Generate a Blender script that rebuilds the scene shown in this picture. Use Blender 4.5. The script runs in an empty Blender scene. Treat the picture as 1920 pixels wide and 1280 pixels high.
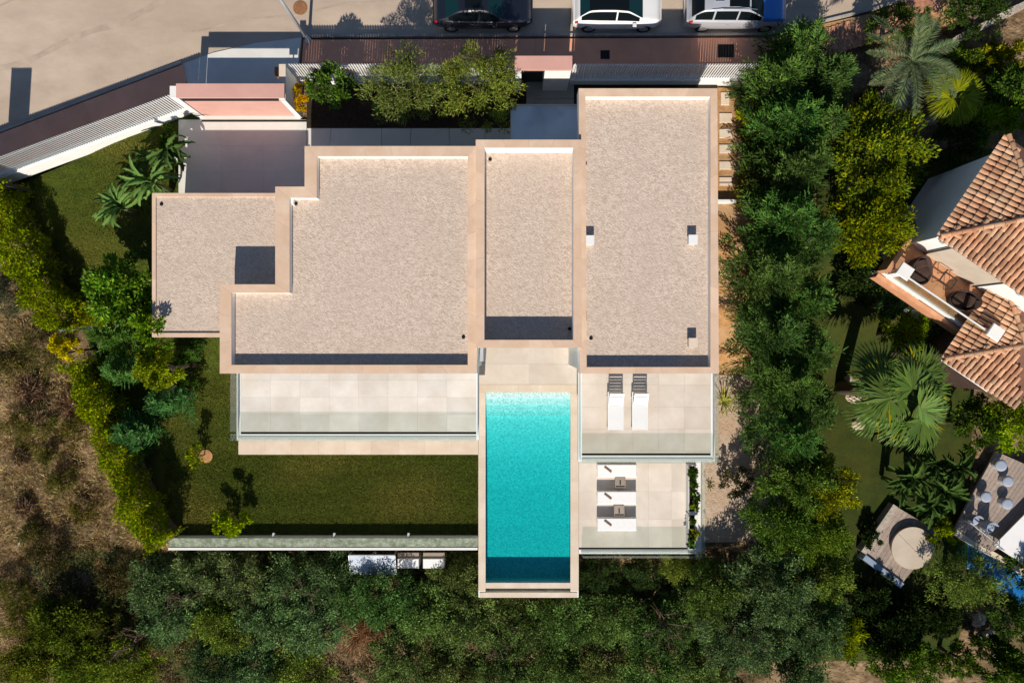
import bpy, math, random
import numpy as np
from mathutils import Vector, Matrix

# ------------------------------------------------------------------ camera, sky, sun, exposure
HC = 32.0                    # height of the drone above the street
scene = bpy.context.scene
cam_d = bpy.data.cameras.new("camera"); cam = bpy.data.objects.new("camera", cam_d)
scene.collection.objects.link(cam); scene.camera = cam
cam.location = (0, 0, HC); cam.rotation_euler = (0, 0, 0)
cam_d.sensor_width = 36; cam_d.lens = 24; cam_d.clip_end = 500; cam_d.clip_start = 0.1

SUN_EL = math.radians(38.0); SUN_AZ = math.radians(3.5)      # light runs to +Y and a little to +X
world = bpy.data.worlds.new("World"); scene.world = world; world.use_nodes = True
wn = world.node_tree.nodes; wl = world.node_tree.links
bg = wn["Background"]; sky = wn.new("ShaderNodeTexSky"); sky.sky_type = 'NISHITA'; sky.sun_disc = False
sky.sun_elevation = SUN_EL; sky.sun_rotation = math.pi + SUN_AZ
wl.new(sky.outputs[0], bg.inputs[0]); bg.inputs[1].default_value = 0.07; sky.ozone_density = 4.5; sky.dust_density = 0.3
sl = bpy.data.lights.new("sun", 'SUN'); sl.energy = 5.0; sl.angle = math.radians(0.5); sl.color = (1.0, 0.925, 0.815)
sun = bpy.data.objects.new("sun", sl); scene.collection.objects.link(sun)
ldir = Vector((math.sin(SUN_AZ) * math.cos(SUN_EL), math.cos(SUN_AZ) * math.cos(SUN_EL), -math.sin(SUN_EL)))
sun.rotation_euler = ldir.to_track_quat('-Z', 'Y').to_euler(); sun.location = (0, -30, 30)
scene.view_settings.view_transform = 'Standard'; scene.view_settings.look = 'None'
scene.view_settings.exposure = 0.1; scene.view_settings.gamma = 1.0
scene.view_settings.use_curve_mapping = False
try:
    scene.cycles.max_bounces = 8; scene.cycles.transparent_max_bounces = 24; scene.cycles.use_denoising = True
except Exception: pass

# ------------------------------------------------------------------ helpers
C = scene.collection
RNG = np.random.default_rng(7); random.seed(7)
ORG = {}
def W(px, py, z=0.0):
    """ground position of a point of the photograph (1920x1280) that lies at height z"""
    k = (HC - z) / 1280.0
    return ((px - 960.0) * k, (640.0 - py) * k, z)
def WX(px, z=0.0): return (px - 960.0) * (HC - z) / 1280.0
def WY(py, z=0.0): return (640.0 - py) * (HC - z) / 1280.0

def tag(o, label=None, cat=None, group=None, kind=None):
    if label: o["label"] = label
    if cat: o["category"] = cat
    if group: o["group"] = group
    if kind: o["kind"] = kind
    return o
def thing(name, loc, label=None, cat=None, group=None, rz=0.0, kind=None):
    o = bpy.data.objects.new(name, None); C.objects.link(o)
    o.location = loc; o.rotation_euler = (0, 0, rz); o.empty_display_size = 0.2
    ORG[o.name] = Vector(loc); tag(o, label, cat, group, kind); return o
def raw_obj(name, me, parent=None, loc=None):
    o = bpy.data.objects.new(name, me); C.objects.link(o)
    if parent is not None:
        o.parent = parent; ORG[o.name] = ORG[parent.name]
        if loc is not None: o.location = loc
    else:
        o.location = loc if loc is not None else (0, 0, 0); ORG[o.name] = Vector(o.location)
    return o

class MB:
    def __init__(s): s.v = []; s.f = []
    def add(s, vs, fs):
        n = len(s.v); s.v += [tuple(p) for p in vs]; s.f += [tuple(i + n for i in f) for f in fs]; return s
    def box(s, x0, y0, z0, x1, y1, z1):
        if x1 < x0: x0, x1 = x1, x0
        if y1 < y0: y0, y1 = y1, y0
        if z1 < z0: z0, z1 = z1, z0
        return s.add([(x0,y0,z0),(x1,y0,z0),(x1,y1,z0),(x0,y1,z0),(x0,y0,z1),(x1,y0,z1),(x1,y1,z1),(x0,y1,z1)],
                     [(3,2,1,0),(4,5,6,7),(0,1,5,4),(1,2,6,5),(2,3,7,6),(3,0,4,7)])
    def rbox(s, x0, y0, z0, x1, y1, z1, b=0.02):
        """box with chamfered upper edges"""
        s.add([(x0,y0,z0),(x1,y0,z0),(x1,y1,z0),(x0,y1,z0),(x0,y0,z1-b),(x1,y0,z1-b),(x1,y1,z1-b),(x0,y1,z1-b),
               (x0+b,y0+b,z1),(x1-b,y0+b,z1),(x1-b,y1-b,z1),(x0+b,y1-b,z1)],
              [(3,2,1,0),(0,1,5,4),(1,2,6,5),(2,3,7,6),(3,0,4,7),(4,5,9,8),(5,6,10,9),(6,7,11,10),(7,4,8,11),(8,9,10,11)])
        return s
    def prism(s, poly, z0, z1):
        a = sum(poly[i][0]*poly[(i+1)%len(poly)][1]-poly[(i+1)%len(poly)][0]*poly[i][1] for i in range(len(poly)))
        if a < 0: poly = poly[::-1]
        n = len(poly)
        return s.add([(p[0],p[1],z0) for p in poly]+[(p[0],p[1],z1) for p in poly],
                     [tuple(range(n-1,-1,-1)), tuple(range(n,2*n))]+[(i,(i+1)%n,n+(i+1)%n,n+i) for i in range(n)])
    def sheet(s, poly, z):
        a = sum(poly[i][0]*poly[(i+1)%len(poly)][1]-poly[(i+1)%len(poly)][0]*poly[i][1] for i in range(len(poly)))
        if a < 0: poly = poly[::-1]
        return s.add([(p[0],p[1],z) for p in poly], [tuple(range(len(poly)))])
    def tube(s, pts, rs, n=8, cap=True):
        pts = [Vector(p) for p in pts]
        if not hasattr(rs, '__len__'): rs = [rs]*len(pts)
        rings = []; base = len(s.v)
        for i, p in enumerate(pts):
            t = (pts[min(i+1,len(pts)-1)] - pts[max(i-1,0)]).normalized()
            a = t.orthogonal().normalized() if i == 0 else (a - t*a.dot(t)).normalized()
            b = t.cross(a)
            for k in range(n):
                an = 2*math.pi*k/n; q = p + (a*math.cos(an)+b*math.sin(an))*rs[i]; s.v.append(tuple(q))
        for i in range(len(pts)-1):
            for k in range(n):
                s.f.append((base+i*n+k, base+i*n+(k+1)%n, base+(i+1)*n+(k+1)%n, base+(i+1)*n+k))
        if cap:
            s.f.append(tuple(base+k for k in range(n-1,-1,-1))); s.f.append(tuple(base+(len(pts)-1)*n+k for k in range(n)))
        return s
    def lathe(s, c, prof, n=20):
        base = len(s.v)
        for r, z in prof:
            for k in range(n):
                an = 2*math.pi*k/n; s.v.append((c[0]+r*math.cos(an), c[1]+r*math.sin(an), c[2]+z))
        for i in range(len(prof)-1):
            for k in range(n):
                s.f.append((base+i*n+k, base+i*n+(k+1)%n, base+(i+1)*n+(k+1)%n, base+(i+1)*n+k))
        s.f.append(tuple(base+k for k in range(n-1,-1,-1))); s.f.append(tuple(base+(len(prof)-1)*n+k for k in range(n)))
        return s
    def xform(s, M, start=0):
        s.v = s.v[:start] + [tuple(M @ Vector(p)) for p in s.v[start:]]; return s
    def mesh(s, name, off=(0,0,0)):
        me = bpy.data.meshes.new(name)
        me.from_pydata([(p[0]-off[0],p[1]-off[1],p[2]-off[2]) for p in s.v], [], s.f); me.update(); return me
    def build(s, name, mat, parent=None, smooth=False, label=None, cat=None, group=None, kind=None, local=False):
        """one mesh object; vertices are in world space unless local"""
        if parent is not None:
            off = (0,0,0) if local else ORG[parent.name]; o = raw_obj(name, s.mesh(name, off), parent)
        else:
            a = np.array(s.v); lo = a.min(0); hi = a.max(0)
            off = (0,0,0) if local else ((lo[0]+hi[0])/2, (lo[1]+hi[1])/2, lo[2])
            o = raw_obj(name, s.mesh(name, off), None, off)
        if mat: o.data.materials.append(MAT[mat])
        if smooth: o.data.shade_smooth()
        return tag(o, label, cat, group, kind)
def copy_tree(o, parent=None):
    c = o.copy(); C.objects.link(c); c.parent = parent
    ORG[c.name] = ORG.get(o.name, Vector((0,0,0)))
    for ch in list(o.children): copy_tree(ch, c)
    return c
def rectpx(x0, y0, x1, y1, z): return [W(x0,y0,z)[:2], W(x1,y0,z)[:2], W(x1,y1,z)[:2], W(x0,y1,z)[:2]]

# ------------------------------------------------------------------ materials
MAT = {}
def nodes(name):
    m = bpy.data.materials.new(name); m.use_nodes = True; MAT[name] = m
    return m, m.node_tree.nodes, m.node_tree.links, m.node_tree.nodes["Principled BSDF"]
def spec(b, v):
    k = "Specular IOR Level" if "Specular IOR Level" in b.inputs else "Specular"; b.inputs[k].default_value = v
def surf(name, c1, c2=None, scale=2.0, rough=0.7, detail=6, bump=0.0, bscale=None, bdist=0.02, rnd=0.0, c3=None, s3=0.4, a3=0.5,
         sp=0.3, metal=0.0, stretch=None, ramp=(0.35,0.65), bdetail=5, world_space=True):
    """procedural surface: two colours broken up by noise, a third in large patches, relief, and a per-object tone shift"""
    m, N, L, b = nodes(name); b.inputs["Roughness"].default_value = rough; b.inputs["Metallic"].default_value = metal; spec(b, sp)
    geo = N.new("ShaderNodeNewGeometry"); src = geo.outputs["Position"]
    if not world_space:
        tc = N.new("ShaderNodeTexCoord"); src = tc.outputs["Object"]
    if stretch:
        mp = N.new("ShaderNodeMapping"); mp.inputs["Scale"].default_value = stretch; L.new(src, mp.inputs[0]); src = mp.outputs[0]
    col = None
    if c2:
        n = N.new("ShaderNodeTexNoise"); n.inputs["Scale"].default_value = scale; n.inputs["Detail"].default_value = detail
        n.inputs["Roughness"].default_value = 0.65; L.new(src, n.inputs["Vector"])
        r = N.new("ShaderNodeValToRGB"); r.color_ramp.elements[0].position = ramp[0]; r.color_ramp.elements[1].position = ramp[1]
        r.color_ramp.elements[0].color = (*c1,1); r.color_ramp.elements[1].color = (*c2,1); L.new(n.outputs["Fac"], r.inputs[0]); col = r.outputs[0]
        if c3:
            n3 = N.new("ShaderNodeTexNoise"); n3.inputs["Scale"].default_value = s3; n3.inputs["Detail"].default_value = 4; L.new(src, n3.inputs["Vector"])
            r3 = N.new("ShaderNodeMapRange"); r3.inputs[1].default_value = 0.42; r3.inputs[2].default_value = 0.68; r3.inputs[4].default_value = a3
            L.new(n3.outputs["Fac"], r3.inputs[0])
            mx = N.new("ShaderNodeMixRGB"); L.new(r3.outputs[0], mx.inputs[0]); L.new(col, mx.inputs[1]); mx.inputs[2].default_value = (*c3,1); col = mx.outputs[0]
    if rnd > 0:
        oi = N.new("ShaderNodeObjectInfo"); mr = N.new("ShaderNodeMapRange"); mr.inputs[3].default_value = 1-rnd; mr.inputs[4].default_value = 1+rnd
        L.new(oi.outputs["Random"], mr.inputs[0])
        hs = N.new("ShaderNodeHueSaturation"); L.new(mr.outputs[0], hs.inputs["Value"])
        if col: L.new(col, hs.inputs["Color"])
        else: hs.inputs["Color"].default_value = (*c1,1)
        col = hs.outputs[0]
    if col: L.new(col, b.inputs["Base Color"])
    else: b.inputs["Base Color"].default_value = (*c1,1)
    if bump > 0:
        n2 = N.new("ShaderNodeTexNoise"); n2.inputs["Scale"].default_value = bscale or scale*4; n2.inputs["Detail"].default_value = bdetail; L.new(src, n2.inputs["Vector"])
        bp = N.new("ShaderNodeBump"); bp.inputs["Strength"].default_value = bump; bp.inputs["Distance"].default_value = bdist
        L.new(n2.outputs["Fac"], bp.inputs["Height"]); L.new(bp.outputs[0], b.inputs["Normal"])
    return m

surf("road", (0.44,0.35,0.27), (0.56,0.45,0.35), 0.9, 0.9, bump=0.35, bscale=30, bdist=0.01, c3=(0.38,0.29,0.215), s3=0.16, a3=0.55, stretch=(0.5,1.0,1))
surf("road_patch", (0.385,0.30,0.23), (0.50,0.40,0.31), 1.2, 0.9, bump=0.3, bscale=30, bdist=0.01)
surf("pavement_red", (0.74,0.34,0.21), (0.82,0.40,0.26), 1.2, 0.85, bump=0.3, bscale=25, bdist=0.01, rnd=0.05, c3=(0.66,0.34,0.23), s3=0.5, a3=0.6)
surf("kerb", (0.33,0.30,0.27), (0.42,0.38,0.34), 3, 0.85, bump=0.2, bscale=20, rnd=0.06)
surf("drive_stone", (0.64,0.63,0.59), (0.72,0.71,0.66), 0.8, 0.7, rnd=0.03, c3=(0.62,0.60,0.55), s3=0.3, a3=0.4)
surf("paver", (0.66,0.61,0.55), (0.75,0.70,0.64), 1.0, 0.65, rnd=0.075, c3=(0.58,0.50,0.42), s3=0.7, a3=0.55, bump=0.08, bscale=15, bdist=0.006)
surf("paver_low", (0.62,0.545,0.465), (0.71,0.635,0.555), 1.0, 0.65, rnd=0.07, c3=(0.56,0.455,0.36), s3=0.6, a3=0.55, bump=0.08, bscale=15, bdist=0.006)
surf("travertine", (0.62,0.43,0.30), (0.72,0.54,0.405), 1.3, 0.6, rnd=0.07, c3=(0.66,0.45,0.30), s3=0.8, a3=0.6, bump=0.06, bscale=14, bdist=0.006)
surf("coping_pale", (0.64,0.52,0.40), (0.73,0.62,0.50), 1.3, 0.6, rnd=0.04, c3=(0.60,0.47,0.35), s3=0.8, a3=0.6)
surf("render_white", (0.76,0.75,0.72), (0.82,0.81,0.78), 1.5, 0.8, bump=0.05, bscale=40, bdist=0.004)
surf("fence_white", (0.80,0.79,0.76), None, rough=0.5, rnd=0.03)
surf("pink_stone", (0.60,0.33,0.275), (0.66,0.38,0.32), 0.9, 0.75, c3=(0.57,0.31,0.255), s3=0.5, a3=0.5)
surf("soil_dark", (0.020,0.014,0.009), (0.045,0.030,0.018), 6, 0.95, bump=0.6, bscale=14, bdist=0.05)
surf("grey_canopy", (0.72,0.74,0.74), (0.80,0.81,0.80), 1.0, 0.75, c3=(0.27,0.24,0.2), s3=0.6, a3=0.5)
surf("grey_paving", (0.30,0.29,0.27), (0.38,0.36,0.33), 1.4, 0.85, rnd=0.04)
surf("metal_dark", (0.03,0.03,0.032), None, rough=0.5)
surf("metal_grey", (0.45,0.47,0.5), (0.52,0.54,0.57), 3, 0.4, metal=0.3)
surf("alu_white", (0.74,0.75,0.74), None, rough=0.4)
surf("column_grey", (0.42,0.44,0.47), (0.48,0.5,0.53), 2, 0.7)
surf("rust", (0.22,0.10,0.045), (0.33,0.16,0.07), 9, 0.8, bump=0.4, bscale=40, bdist=0.01)
surf("plastic_white", (0.80,0.80,0.79), None, rough=0.45)
surf("cushion_white", (0.80,0.79,0.77), (0.85,0.84,0.82), 8, 0.9, bump=0.15, bscale=30, bdist=0.01)
surf("strap_brown", (0.20,0.13,0.09), (0.26,0.17,0.12), 20, 0.8)
surf("wood_grey", (0.28,0.23,0.185), (0.38,0.32,0.26), 10, 0.8, stretch=(1,6,1), rnd=0.1)
surf("deck_wood", (0.30,0.235,0.19), (0.40,0.32,0.27), 6, 0.8, rnd=0.14)
surf("terracotta_floor", (0.52,0.24,0.12), (0.62,0.31,0.17), 3, 0.8, rnd=0.08)
surf("clay_tile", (0.42,0.19,0.10), (0.58,0.33,0.19), 2.2, 0.85, rnd=0.30, c3=(0.62,0.42,0.27), s3=1.3, a3=0.6, bump=0.2, bscale=30, bdist=0.008)
surf("clay_under", (0.16,0.075,0.045), (0.22,0.11,0.07), 5, 0.9)
surf("clay_paver", (0.42,0.19,0.11), (0.55,0.28,0.18), 4, 0.85, rnd=0.2)
surf("wicker", (0.035,0.020,0.016), (0.085,0.050,0.04), 25, 0.75, bump=0.6, bscale=60, bdist=0.02, stretch=(1,1,3))
surf("stone_wall", (0.34,0.29,0.24), (0.52,0.45,0.37), 3, 0.9, bump=0.5, bscale=8, bdist=0.06, rnd=0.1)
surf("rock", (0.36,0.28,0.20), (0.58,0.48,0.37), 2.5, 0.9, bump=0.7, bscale=6, bdist=0.1, rnd=0.12)
surf("concrete_pad", (0.50,0.42,0.33), (0.58,0.49,0.39), 1.5, 0.85, c3=(0.46,0.38,0.29), s3=1.0, a3=0.5)
surf("fabric_white", (0.78,0.77,0.76), (0.82,0.81,0.80), 2, 0.85)
surf("chair_grey", (0.30,0.34,0.42), (0.36,0.40,0.48), 12, 0.8, bump=0.2, bscale=40, bdist=0.01)
surf("bark", (0.085,0.06,0.04), (0.15,0.11,0.08), 8, 0.95, bump=0.7, bscale=18, bdist=0.04, stretch=(1,1,0.3))
surf("bark_palm", (0.13,0.09,0.06), (0.21,0.15,0.10), 9, 0.95, bump=0.8, bscale=10, bdist=0.05, stretch=(1,1,3))
surf("twig", (0.10,0.06,0.035), (0.17,0.105,0.065), 5, 0.95)
surf("panel_blue", (0.26,0.32,0.42), (0.33,0.39,0.49), 1.5, 0.35, c3=(0.2,0.26,0.36), s3=2, a3=0.5)
surf("green_pipe", (0.05,0.20,0.16), None, rough=0.5)
surf("skin_dark", (0.03,0.03,0.03), None, rough=0.6)
surf("pebble_green", (0.20,0.235,0.16), (0.42,0.46,0.35), 7, 0.95, bump=0.8, bscale=16, bdist=0.05, detail=8, c3=(0.09,0.11,0.06), s3=3, a3=0.6)
surf("path_gravel", (0.42,0.31,0.215), (0.60,0.475,0.36), 6, 0.95, detail=10, bump=0.9, bscale=18, bdist=0.05, c3=(0.40,0.20,0.085), s3=0.45, a3=0.35)
surf("orange_soil", (0.34,0.165,0.06), (0.50,0.28,0.12), 3, 0.95, detail=9, bump=0.7, bscale=15, bdist=0.05, c3=(0.46,0.33,0.2), s3=0.9, a3=0.6)
surf("lawn", (0.028,0.050,0.007), (0.066,0.088,0.011), 1.7, 0.95, detail=12, bump=0.9, bscale=28, bdist=0.05, c3=(0.115,0.098,0.018), s3=0.25, a3=0.65, sp=0.1, stretch=(0.6,1.3,1), bdetail=8)
surf("lawn_green", (0.026,0.042,0.009), (0.050,0.066,0.012), 1.3, 0.95, detail=10, bump=0.9, bscale=28, bdist=0.05, c3=(0.07,0.065,0.013), s3=0.4, a3=0.5, sp=0.1, bdetail=8)
surf("scrub_ground", (0.10,0.062,0.034), (0.36,0.245,0.14), 1.4, 0.97, detail=12, bump=1.0, bscale=5, bdist=0.2, c3=(0.05,0.045,0.012), s3=0.22, a3=0.75, sp=0.1, bdetail=10)
surf("tyre", (0.012,0.012,0.012), None, rough=0.8)
surf("rim", (0.55,0.56,0.58), None, rough=0.3, metal=0.8)
surf("drain_dark", (0.012,0.010,0.009), None, rough=0.9)
surf("shade_brown", (0.045,0.025,0.018), (0.07,0.04,0.03), 4, 0.9)  # cushion brown; also the lower wall, with tree shadow in its colour

def paint(name, c, rough=0.25, metal=0.0, coat=0.6, sp=0.5):
    m, N, L, b = nodes(name); b.inputs["Base Color"].default_value = (*c,1); b.inputs["Roughness"].default_value = rough
    b.inputs["Metallic"].default_value = metal; spec(b, sp)
    if "Coat Weight" in b.inputs: b.inputs["Coat Weight"].default_value = coat; b.inputs["Coat Roughness"].default_value = 0.06
    n = N.new("ShaderNodeTexNoise"); n.inputs["Scale"].default_value = 3; r = N.new("ShaderNodeMapRange")
    r.inputs[3].default_value = max(rough-0.06,0.03); r.inputs[4].default_value = rough+0.08; L.new(n.outputs["Fac"], r.inputs[0]); L.new(r.outputs[0], b.inputs["Roughness"])
    return m
paint("car_black", (0.010,0.012,0.020)); paint("car_white", (0.78,0.78,0.77)); paint("car_silver", (0.55,0.56,0.60), 0.3, 0.35)
paint("car_sky_sheen", (0.03,0.20,0.60)); paint("car_glass", (0.005,0.008,0.010), 0.08, 0, 0.0, 0.15); paint("car_teal_glass", (0.005,0.028,0.032), 0.06, 0, 0.0, 0.25)  # bonnet blue stands for sky reflected in silver paint
paint("tail_red", (0.45,0.012,0.015), 0.25); paint("head_glass", (0.55,0.60,0.66), 0.12); paint("chrome", (0.75,0.76,0.78), 0.12, 0.9)
paint("window_dark", (0.03,0.04,0.05), 0.08, 0, 0.0, 0.6)

def gravel(name, a, b_, c):
    m, N, L, b = nodes(name); b.inputs["Roughness"].default_value = 0.95; spec(b, 0.15)
    geo = N.new("ShaderNodeNewGeometry")
    v = N.new("ShaderNodeTexVoronoi"); v.inputs["Scale"].default_value = 17; L.new(geo.outputs["Position"], v.inputs["Vector"])
    n = N.new("ShaderNodeTexNoise"); n.inputs["Scale"].default_value = 4.5; n.inputs["Detail"].default_value = 10; n.inputs["Roughness"].default_value = 0.72; L.new(geo.outputs["Position"], n.inputs["Vector"])
    n2 = N.new("ShaderNodeTexNoise"); n2.inputs["Scale"].default_value = 0.6; n2.inputs["Detail"].default_value = 6; L.new(geo.outputs["Position"], n2.inputs["Vector"])
    sep = N.new("ShaderNodeSeparateColor"); L.new(v.outputs["Color"], sep.inputs[0])
    ad = N.new("ShaderNodeMath"); ad.operation = 'MULTIPLY_ADD'; ad.inputs[1].default_value = 0.35; L.new(sep.outputs[0], ad.inputs[0]); L.new(n.outputs["Fac"], ad.inputs[2])
    r = N.new("ShaderNodeValToRGB"); e = r.color_ramp.elements; e[0].position = 0.45; e[0].color = (*a,1); e[1].position = 0.85; e[1].color = (*b_,1)
    L.new(ad.outputs[0], r.inputs[0])
    mx = N.new("ShaderNodeMixRGB"); mr = N.new("ShaderNodeMapRange"); mr.inputs[1].default_value = 0.42; mr.inputs[2].default_value = 0.66; mr.inputs[4].default_value = 0.45
    L.new(n2.outputs["Fac"], mr.inputs[0]); L.new(mr.outputs[0], mx.inputs[0]); L.new(r.outputs[0], mx.inputs[1]); mx.inputs[2].default_value = (*c,1)
    L.new(mx.outputs[0], b.inputs["Base Color"])
    mh = N.new("ShaderNodeMath"); mh.operation = 'MULTIPLY_ADD'; mh.inputs[1].default_value = -0.35; L.new(v.outputs["Distance"], mh.inputs[0]); L.new(n.outputs["Fac"], mh.inputs[2])
    bp = N.new("ShaderNodeBump"); bp.inputs["Strength"].default_value = 0.55; bp.inputs["Distance"].default_value = 0.06
    L.new(mh.outputs[0], bp.inputs["Height"]); L.new(bp.outputs[0], b.inputs["Normal"])
gravel("gravel", (0.475,0.368,0.292), (0.665,0.548,0.452), (0.53,0.425,0.345))

# glass of the balustrades: clear, a little green, lets the sun through and tints it
def glass(name, tint, fres=1.35):
    m = bpy.data.materials.new(name); m.use_nodes = True; MAT[name] = m; N = m.node_tree.nodes; L = m.node_tree.links; N.clear()
    o = N.new("ShaderNodeOutputMaterial"); t = N.new("ShaderNodeBsdfTransparent"); t.inputs[0].default_value = (*tint,1)
    g = N.new("ShaderNodeBsdfGlossy"); g.inputs["Roughness"].default_value = 0.03; g.inputs[0].default_value = (1,1,1,1)
    f = N.new("ShaderNodeFresnel"); f.inputs[0].default_value = fres; mx = N.new("ShaderNodeMixShader")
    gb = N.new("ShaderNodeNewGeometry"); mr_ = N.new("ShaderNodeMapRange"); mr_.inputs[3].default_value = fres; mr_.inputs[4].default_value = 1/fres
    L.new(gb.outputs["Backfacing"], mr_.inputs[0]); L.new(mr_.outputs[0], f.inputs[0])    # thin sheet: same reflectance from both sides
    L.new(f.outputs[0], mx.inputs[0]); L.new(t.outputs[0], mx.inputs[1]); L.new(g.outputs[0], mx.inputs[2]); L.new(mx.outputs[0], o.inputs[0])
glass("glass", (0.86,0.90,0.87)); 
# pool water: rippled clear surface over a tinted volume
def water(name, absorb, dens, bscale, bstr):
    m = bpy.data.materials.new(name); m.use_nodes = True; MAT[name] = m; N = m.node_tree.nodes; L = m.node_tree.links; N.clear()
    o = N.new("ShaderNodeOutputMaterial"); t = N.new("ShaderNodeBsdfTransparent"); t.inputs[0].default_value = (1,1,1,1)
    g = N.new("ShaderNodeBsdfGlossy"); g.inputs["Roughness"].default_value = 0.05
    f = N.new("ShaderNodeFresnel"); f.inputs[0].default_value = 1.33; mx = N.new("ShaderNodeMixShader")
    gb = N.new("ShaderNodeNewGeometry"); mr_ = N.new("ShaderNodeMapRange"); mr_.inputs[3].default_value = 1.33; mr_.inputs[4].default_value = 1/1.33
    L.new(gb.outputs["Backfacing"], mr_.inputs[0]); L.new(mr_.outputs[0], f.inputs[0])    # thin sheet: same reflectance from both sides
    geo = N.new("ShaderNodeNewGeometry"); n = N.new("ShaderNodeTexNoise"); n.inputs["Scale"].default_value = bscale; n.inputs["Detail"].default_value = 4
    L.new(geo.outputs["Position"], n.inputs["Vector"])
    bp = N.new("ShaderNodeBump"); bp.inputs["Strength"].default_value = bstr; bp.inputs["Distance"].default_value = 0.06
    L.new(n.outputs["Fac"], bp.inputs["Height"]); L.new(bp.outputs[0], g.inputs["Normal"]); L.new(bp.outputs[0], f.inputs["Normal"])
    L.new(f.outputs[0], mx.inputs[0]); L.new(t.outputs[0], mx.inputs[1]); L.new(g.outputs[0], mx.inputs[2]); L.new(mx.outputs[0], o.inputs[0])
    a = N.new("ShaderNodeVolumeAbsorption"); a.inputs[0].default_value = (*absorb,1); a.inputs[1].default_value = dens; L.new(a.outputs[0], o.inputs["Volume"])
water("pool_water", (0.0,0.835,0.845), 2.2, 9.0, 0.5)
water("pool_water_deep", (0.02,0.55,0.82), 1.4, 5.0, 0.5)
# mosaic on the pool floor and walls; pale mottling painted as caustic sparkle
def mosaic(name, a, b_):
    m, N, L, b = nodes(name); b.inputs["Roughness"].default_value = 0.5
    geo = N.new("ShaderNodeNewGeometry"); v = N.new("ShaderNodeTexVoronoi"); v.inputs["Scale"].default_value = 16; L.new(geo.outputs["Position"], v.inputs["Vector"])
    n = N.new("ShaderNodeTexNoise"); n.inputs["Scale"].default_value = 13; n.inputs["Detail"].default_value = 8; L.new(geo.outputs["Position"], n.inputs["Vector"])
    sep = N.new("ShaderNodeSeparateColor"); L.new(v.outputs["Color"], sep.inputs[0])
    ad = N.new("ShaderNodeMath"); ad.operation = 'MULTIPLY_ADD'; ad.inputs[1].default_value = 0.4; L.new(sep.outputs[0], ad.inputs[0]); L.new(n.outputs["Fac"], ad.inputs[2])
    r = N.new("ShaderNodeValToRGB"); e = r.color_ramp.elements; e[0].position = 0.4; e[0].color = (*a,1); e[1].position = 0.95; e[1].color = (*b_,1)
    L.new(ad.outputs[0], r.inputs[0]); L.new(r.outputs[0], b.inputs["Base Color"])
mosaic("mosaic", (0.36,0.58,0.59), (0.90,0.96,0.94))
mosaic("mosaic_blue", (0.10,0.36,0.55), (0.25,0.55,0.70))

# foliage: colour carried per leaf in the attribute "leaf_colour"
def leafmat(name, rough=0.85, trans=0.22, sp=0.02):
    m, N, L, b = nodes(name); a = N.new("ShaderNodeAttribute"); a.attribute_name = "leaf_colour"
    L.new(a.outputs["Color"], b.inputs["Base Color"]); b.inputs["Roughness"].default_value = rough; spec(b, sp)
    t = N.new("ShaderNodeBsdfTranslucent"); L.new(a.outputs["Color"], t.inputs[0]); mx = N.new("ShaderNodeMixShader"); mx.inputs[0].default_value = trans
    out = N["Material Output"]; L.new(b.outputs[0], mx.inputs[1]); L.new(t.outputs[0], mx.inputs[2]); L.new(mx.outputs[0], out.inputs[0])
leafmat("foliage"); leafmat("foliage_gloss", 0.5, 0.2, 0.15); leafmat("dry_foliage", 0.9, 0.15, 0.05)
# ------------------------------------------------------------------ terrain
def sstep(a, b, x): t = np.clip((x-a)/(b-a), 0, 1); return t*t*(3-2*t)
def T(X, Y):
    X = np.asarray(X, float); Y = np.asarray(Y, float)
    fs = np.interp(Y, [-60,-18,-11.2,-10.6,-1.5,5,60], [-14,-7.5,-5.2,-2.76,-2.74,-0.06,-0.06])
    fw = np.interp(Y, [-60,-18,-9,0,8,12,60], [-12,-7,-4.6,-2.7,-0.7,-0.06,-0.06])
    fe = np.interp(Y, [-60,-22,-14,-1.5,5,60], [-12,-6,-3.4,-2.74,-0.06,-0.06])
    w = sstep(-17.5, -22, X) if False else 1-sstep(-22, -17.8, X)
    e = sstep(10.5, 13.5, X)
    return fs*(1-w)*(1-e) + fw*w + fe*e
def Tz(x, y): return float(T(x, y))
def gridmesh(name, xs, zfun, yfun, ny, mat, parent=None, **kw):
    """sheet over columns xs; yfun(x) -> (ylo, yhi)"""
    vs = []; fs = []
    for x in xs:
        lo, hi = yfun(x)
        for j in range(ny):
            y = lo+(hi-lo)*j/(ny-1); vs.append((x, y, zfun(x, y)))
    for i in range(len(xs)-1):
        for j in range(ny-1): fs.append((i*ny+j, (i+1)*ny+j, (i+1)*ny+j+1, i*ny+j+1))
    mb = MB(); mb.v = vs; mb.f = fs
    return mb.build(name, mat, parent, smooth=True, **kw)
gx = np.concatenate([np.linspace(-110,-30,12)[:-1], np.linspace(-30,30,121), np.linspace(30,110,12)[1:]])
gy = np.concatenate([np.linspace(-90,-24,10)[:-1], np.linspace(-24,20,111), np.linspace(20,90,10)[1:]])
GX, GY = np.meshgrid(gx, gy, indexing='ij')
GZ = T(GX, GY) - 0.05
GZ += 0.10*np.sin(GX*1.7+GY*0.9)*np.sin(GY*1.3-GX*0.4)*(GY < -11.4)*(GX < 12) + 0.12*np.sin(GX*2.1)*np.sin(GY*1.9+1)*(GX < -21.0)*(GY < 6)
pool_hole = (GX > -1.75) & (GX < 3.4) & (GY > -13.0) & (GY < -1.8)
GZ = np.where(pool_hole, np.minimum(GZ, -6.2), GZ)
house_hole = (GX > -15.5) & (GX < 8.9) & (GY > -5.0) & (GY < 6.0); GZ = np.where(house_hole, np.minimum(GZ, -3.2), GZ)
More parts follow.
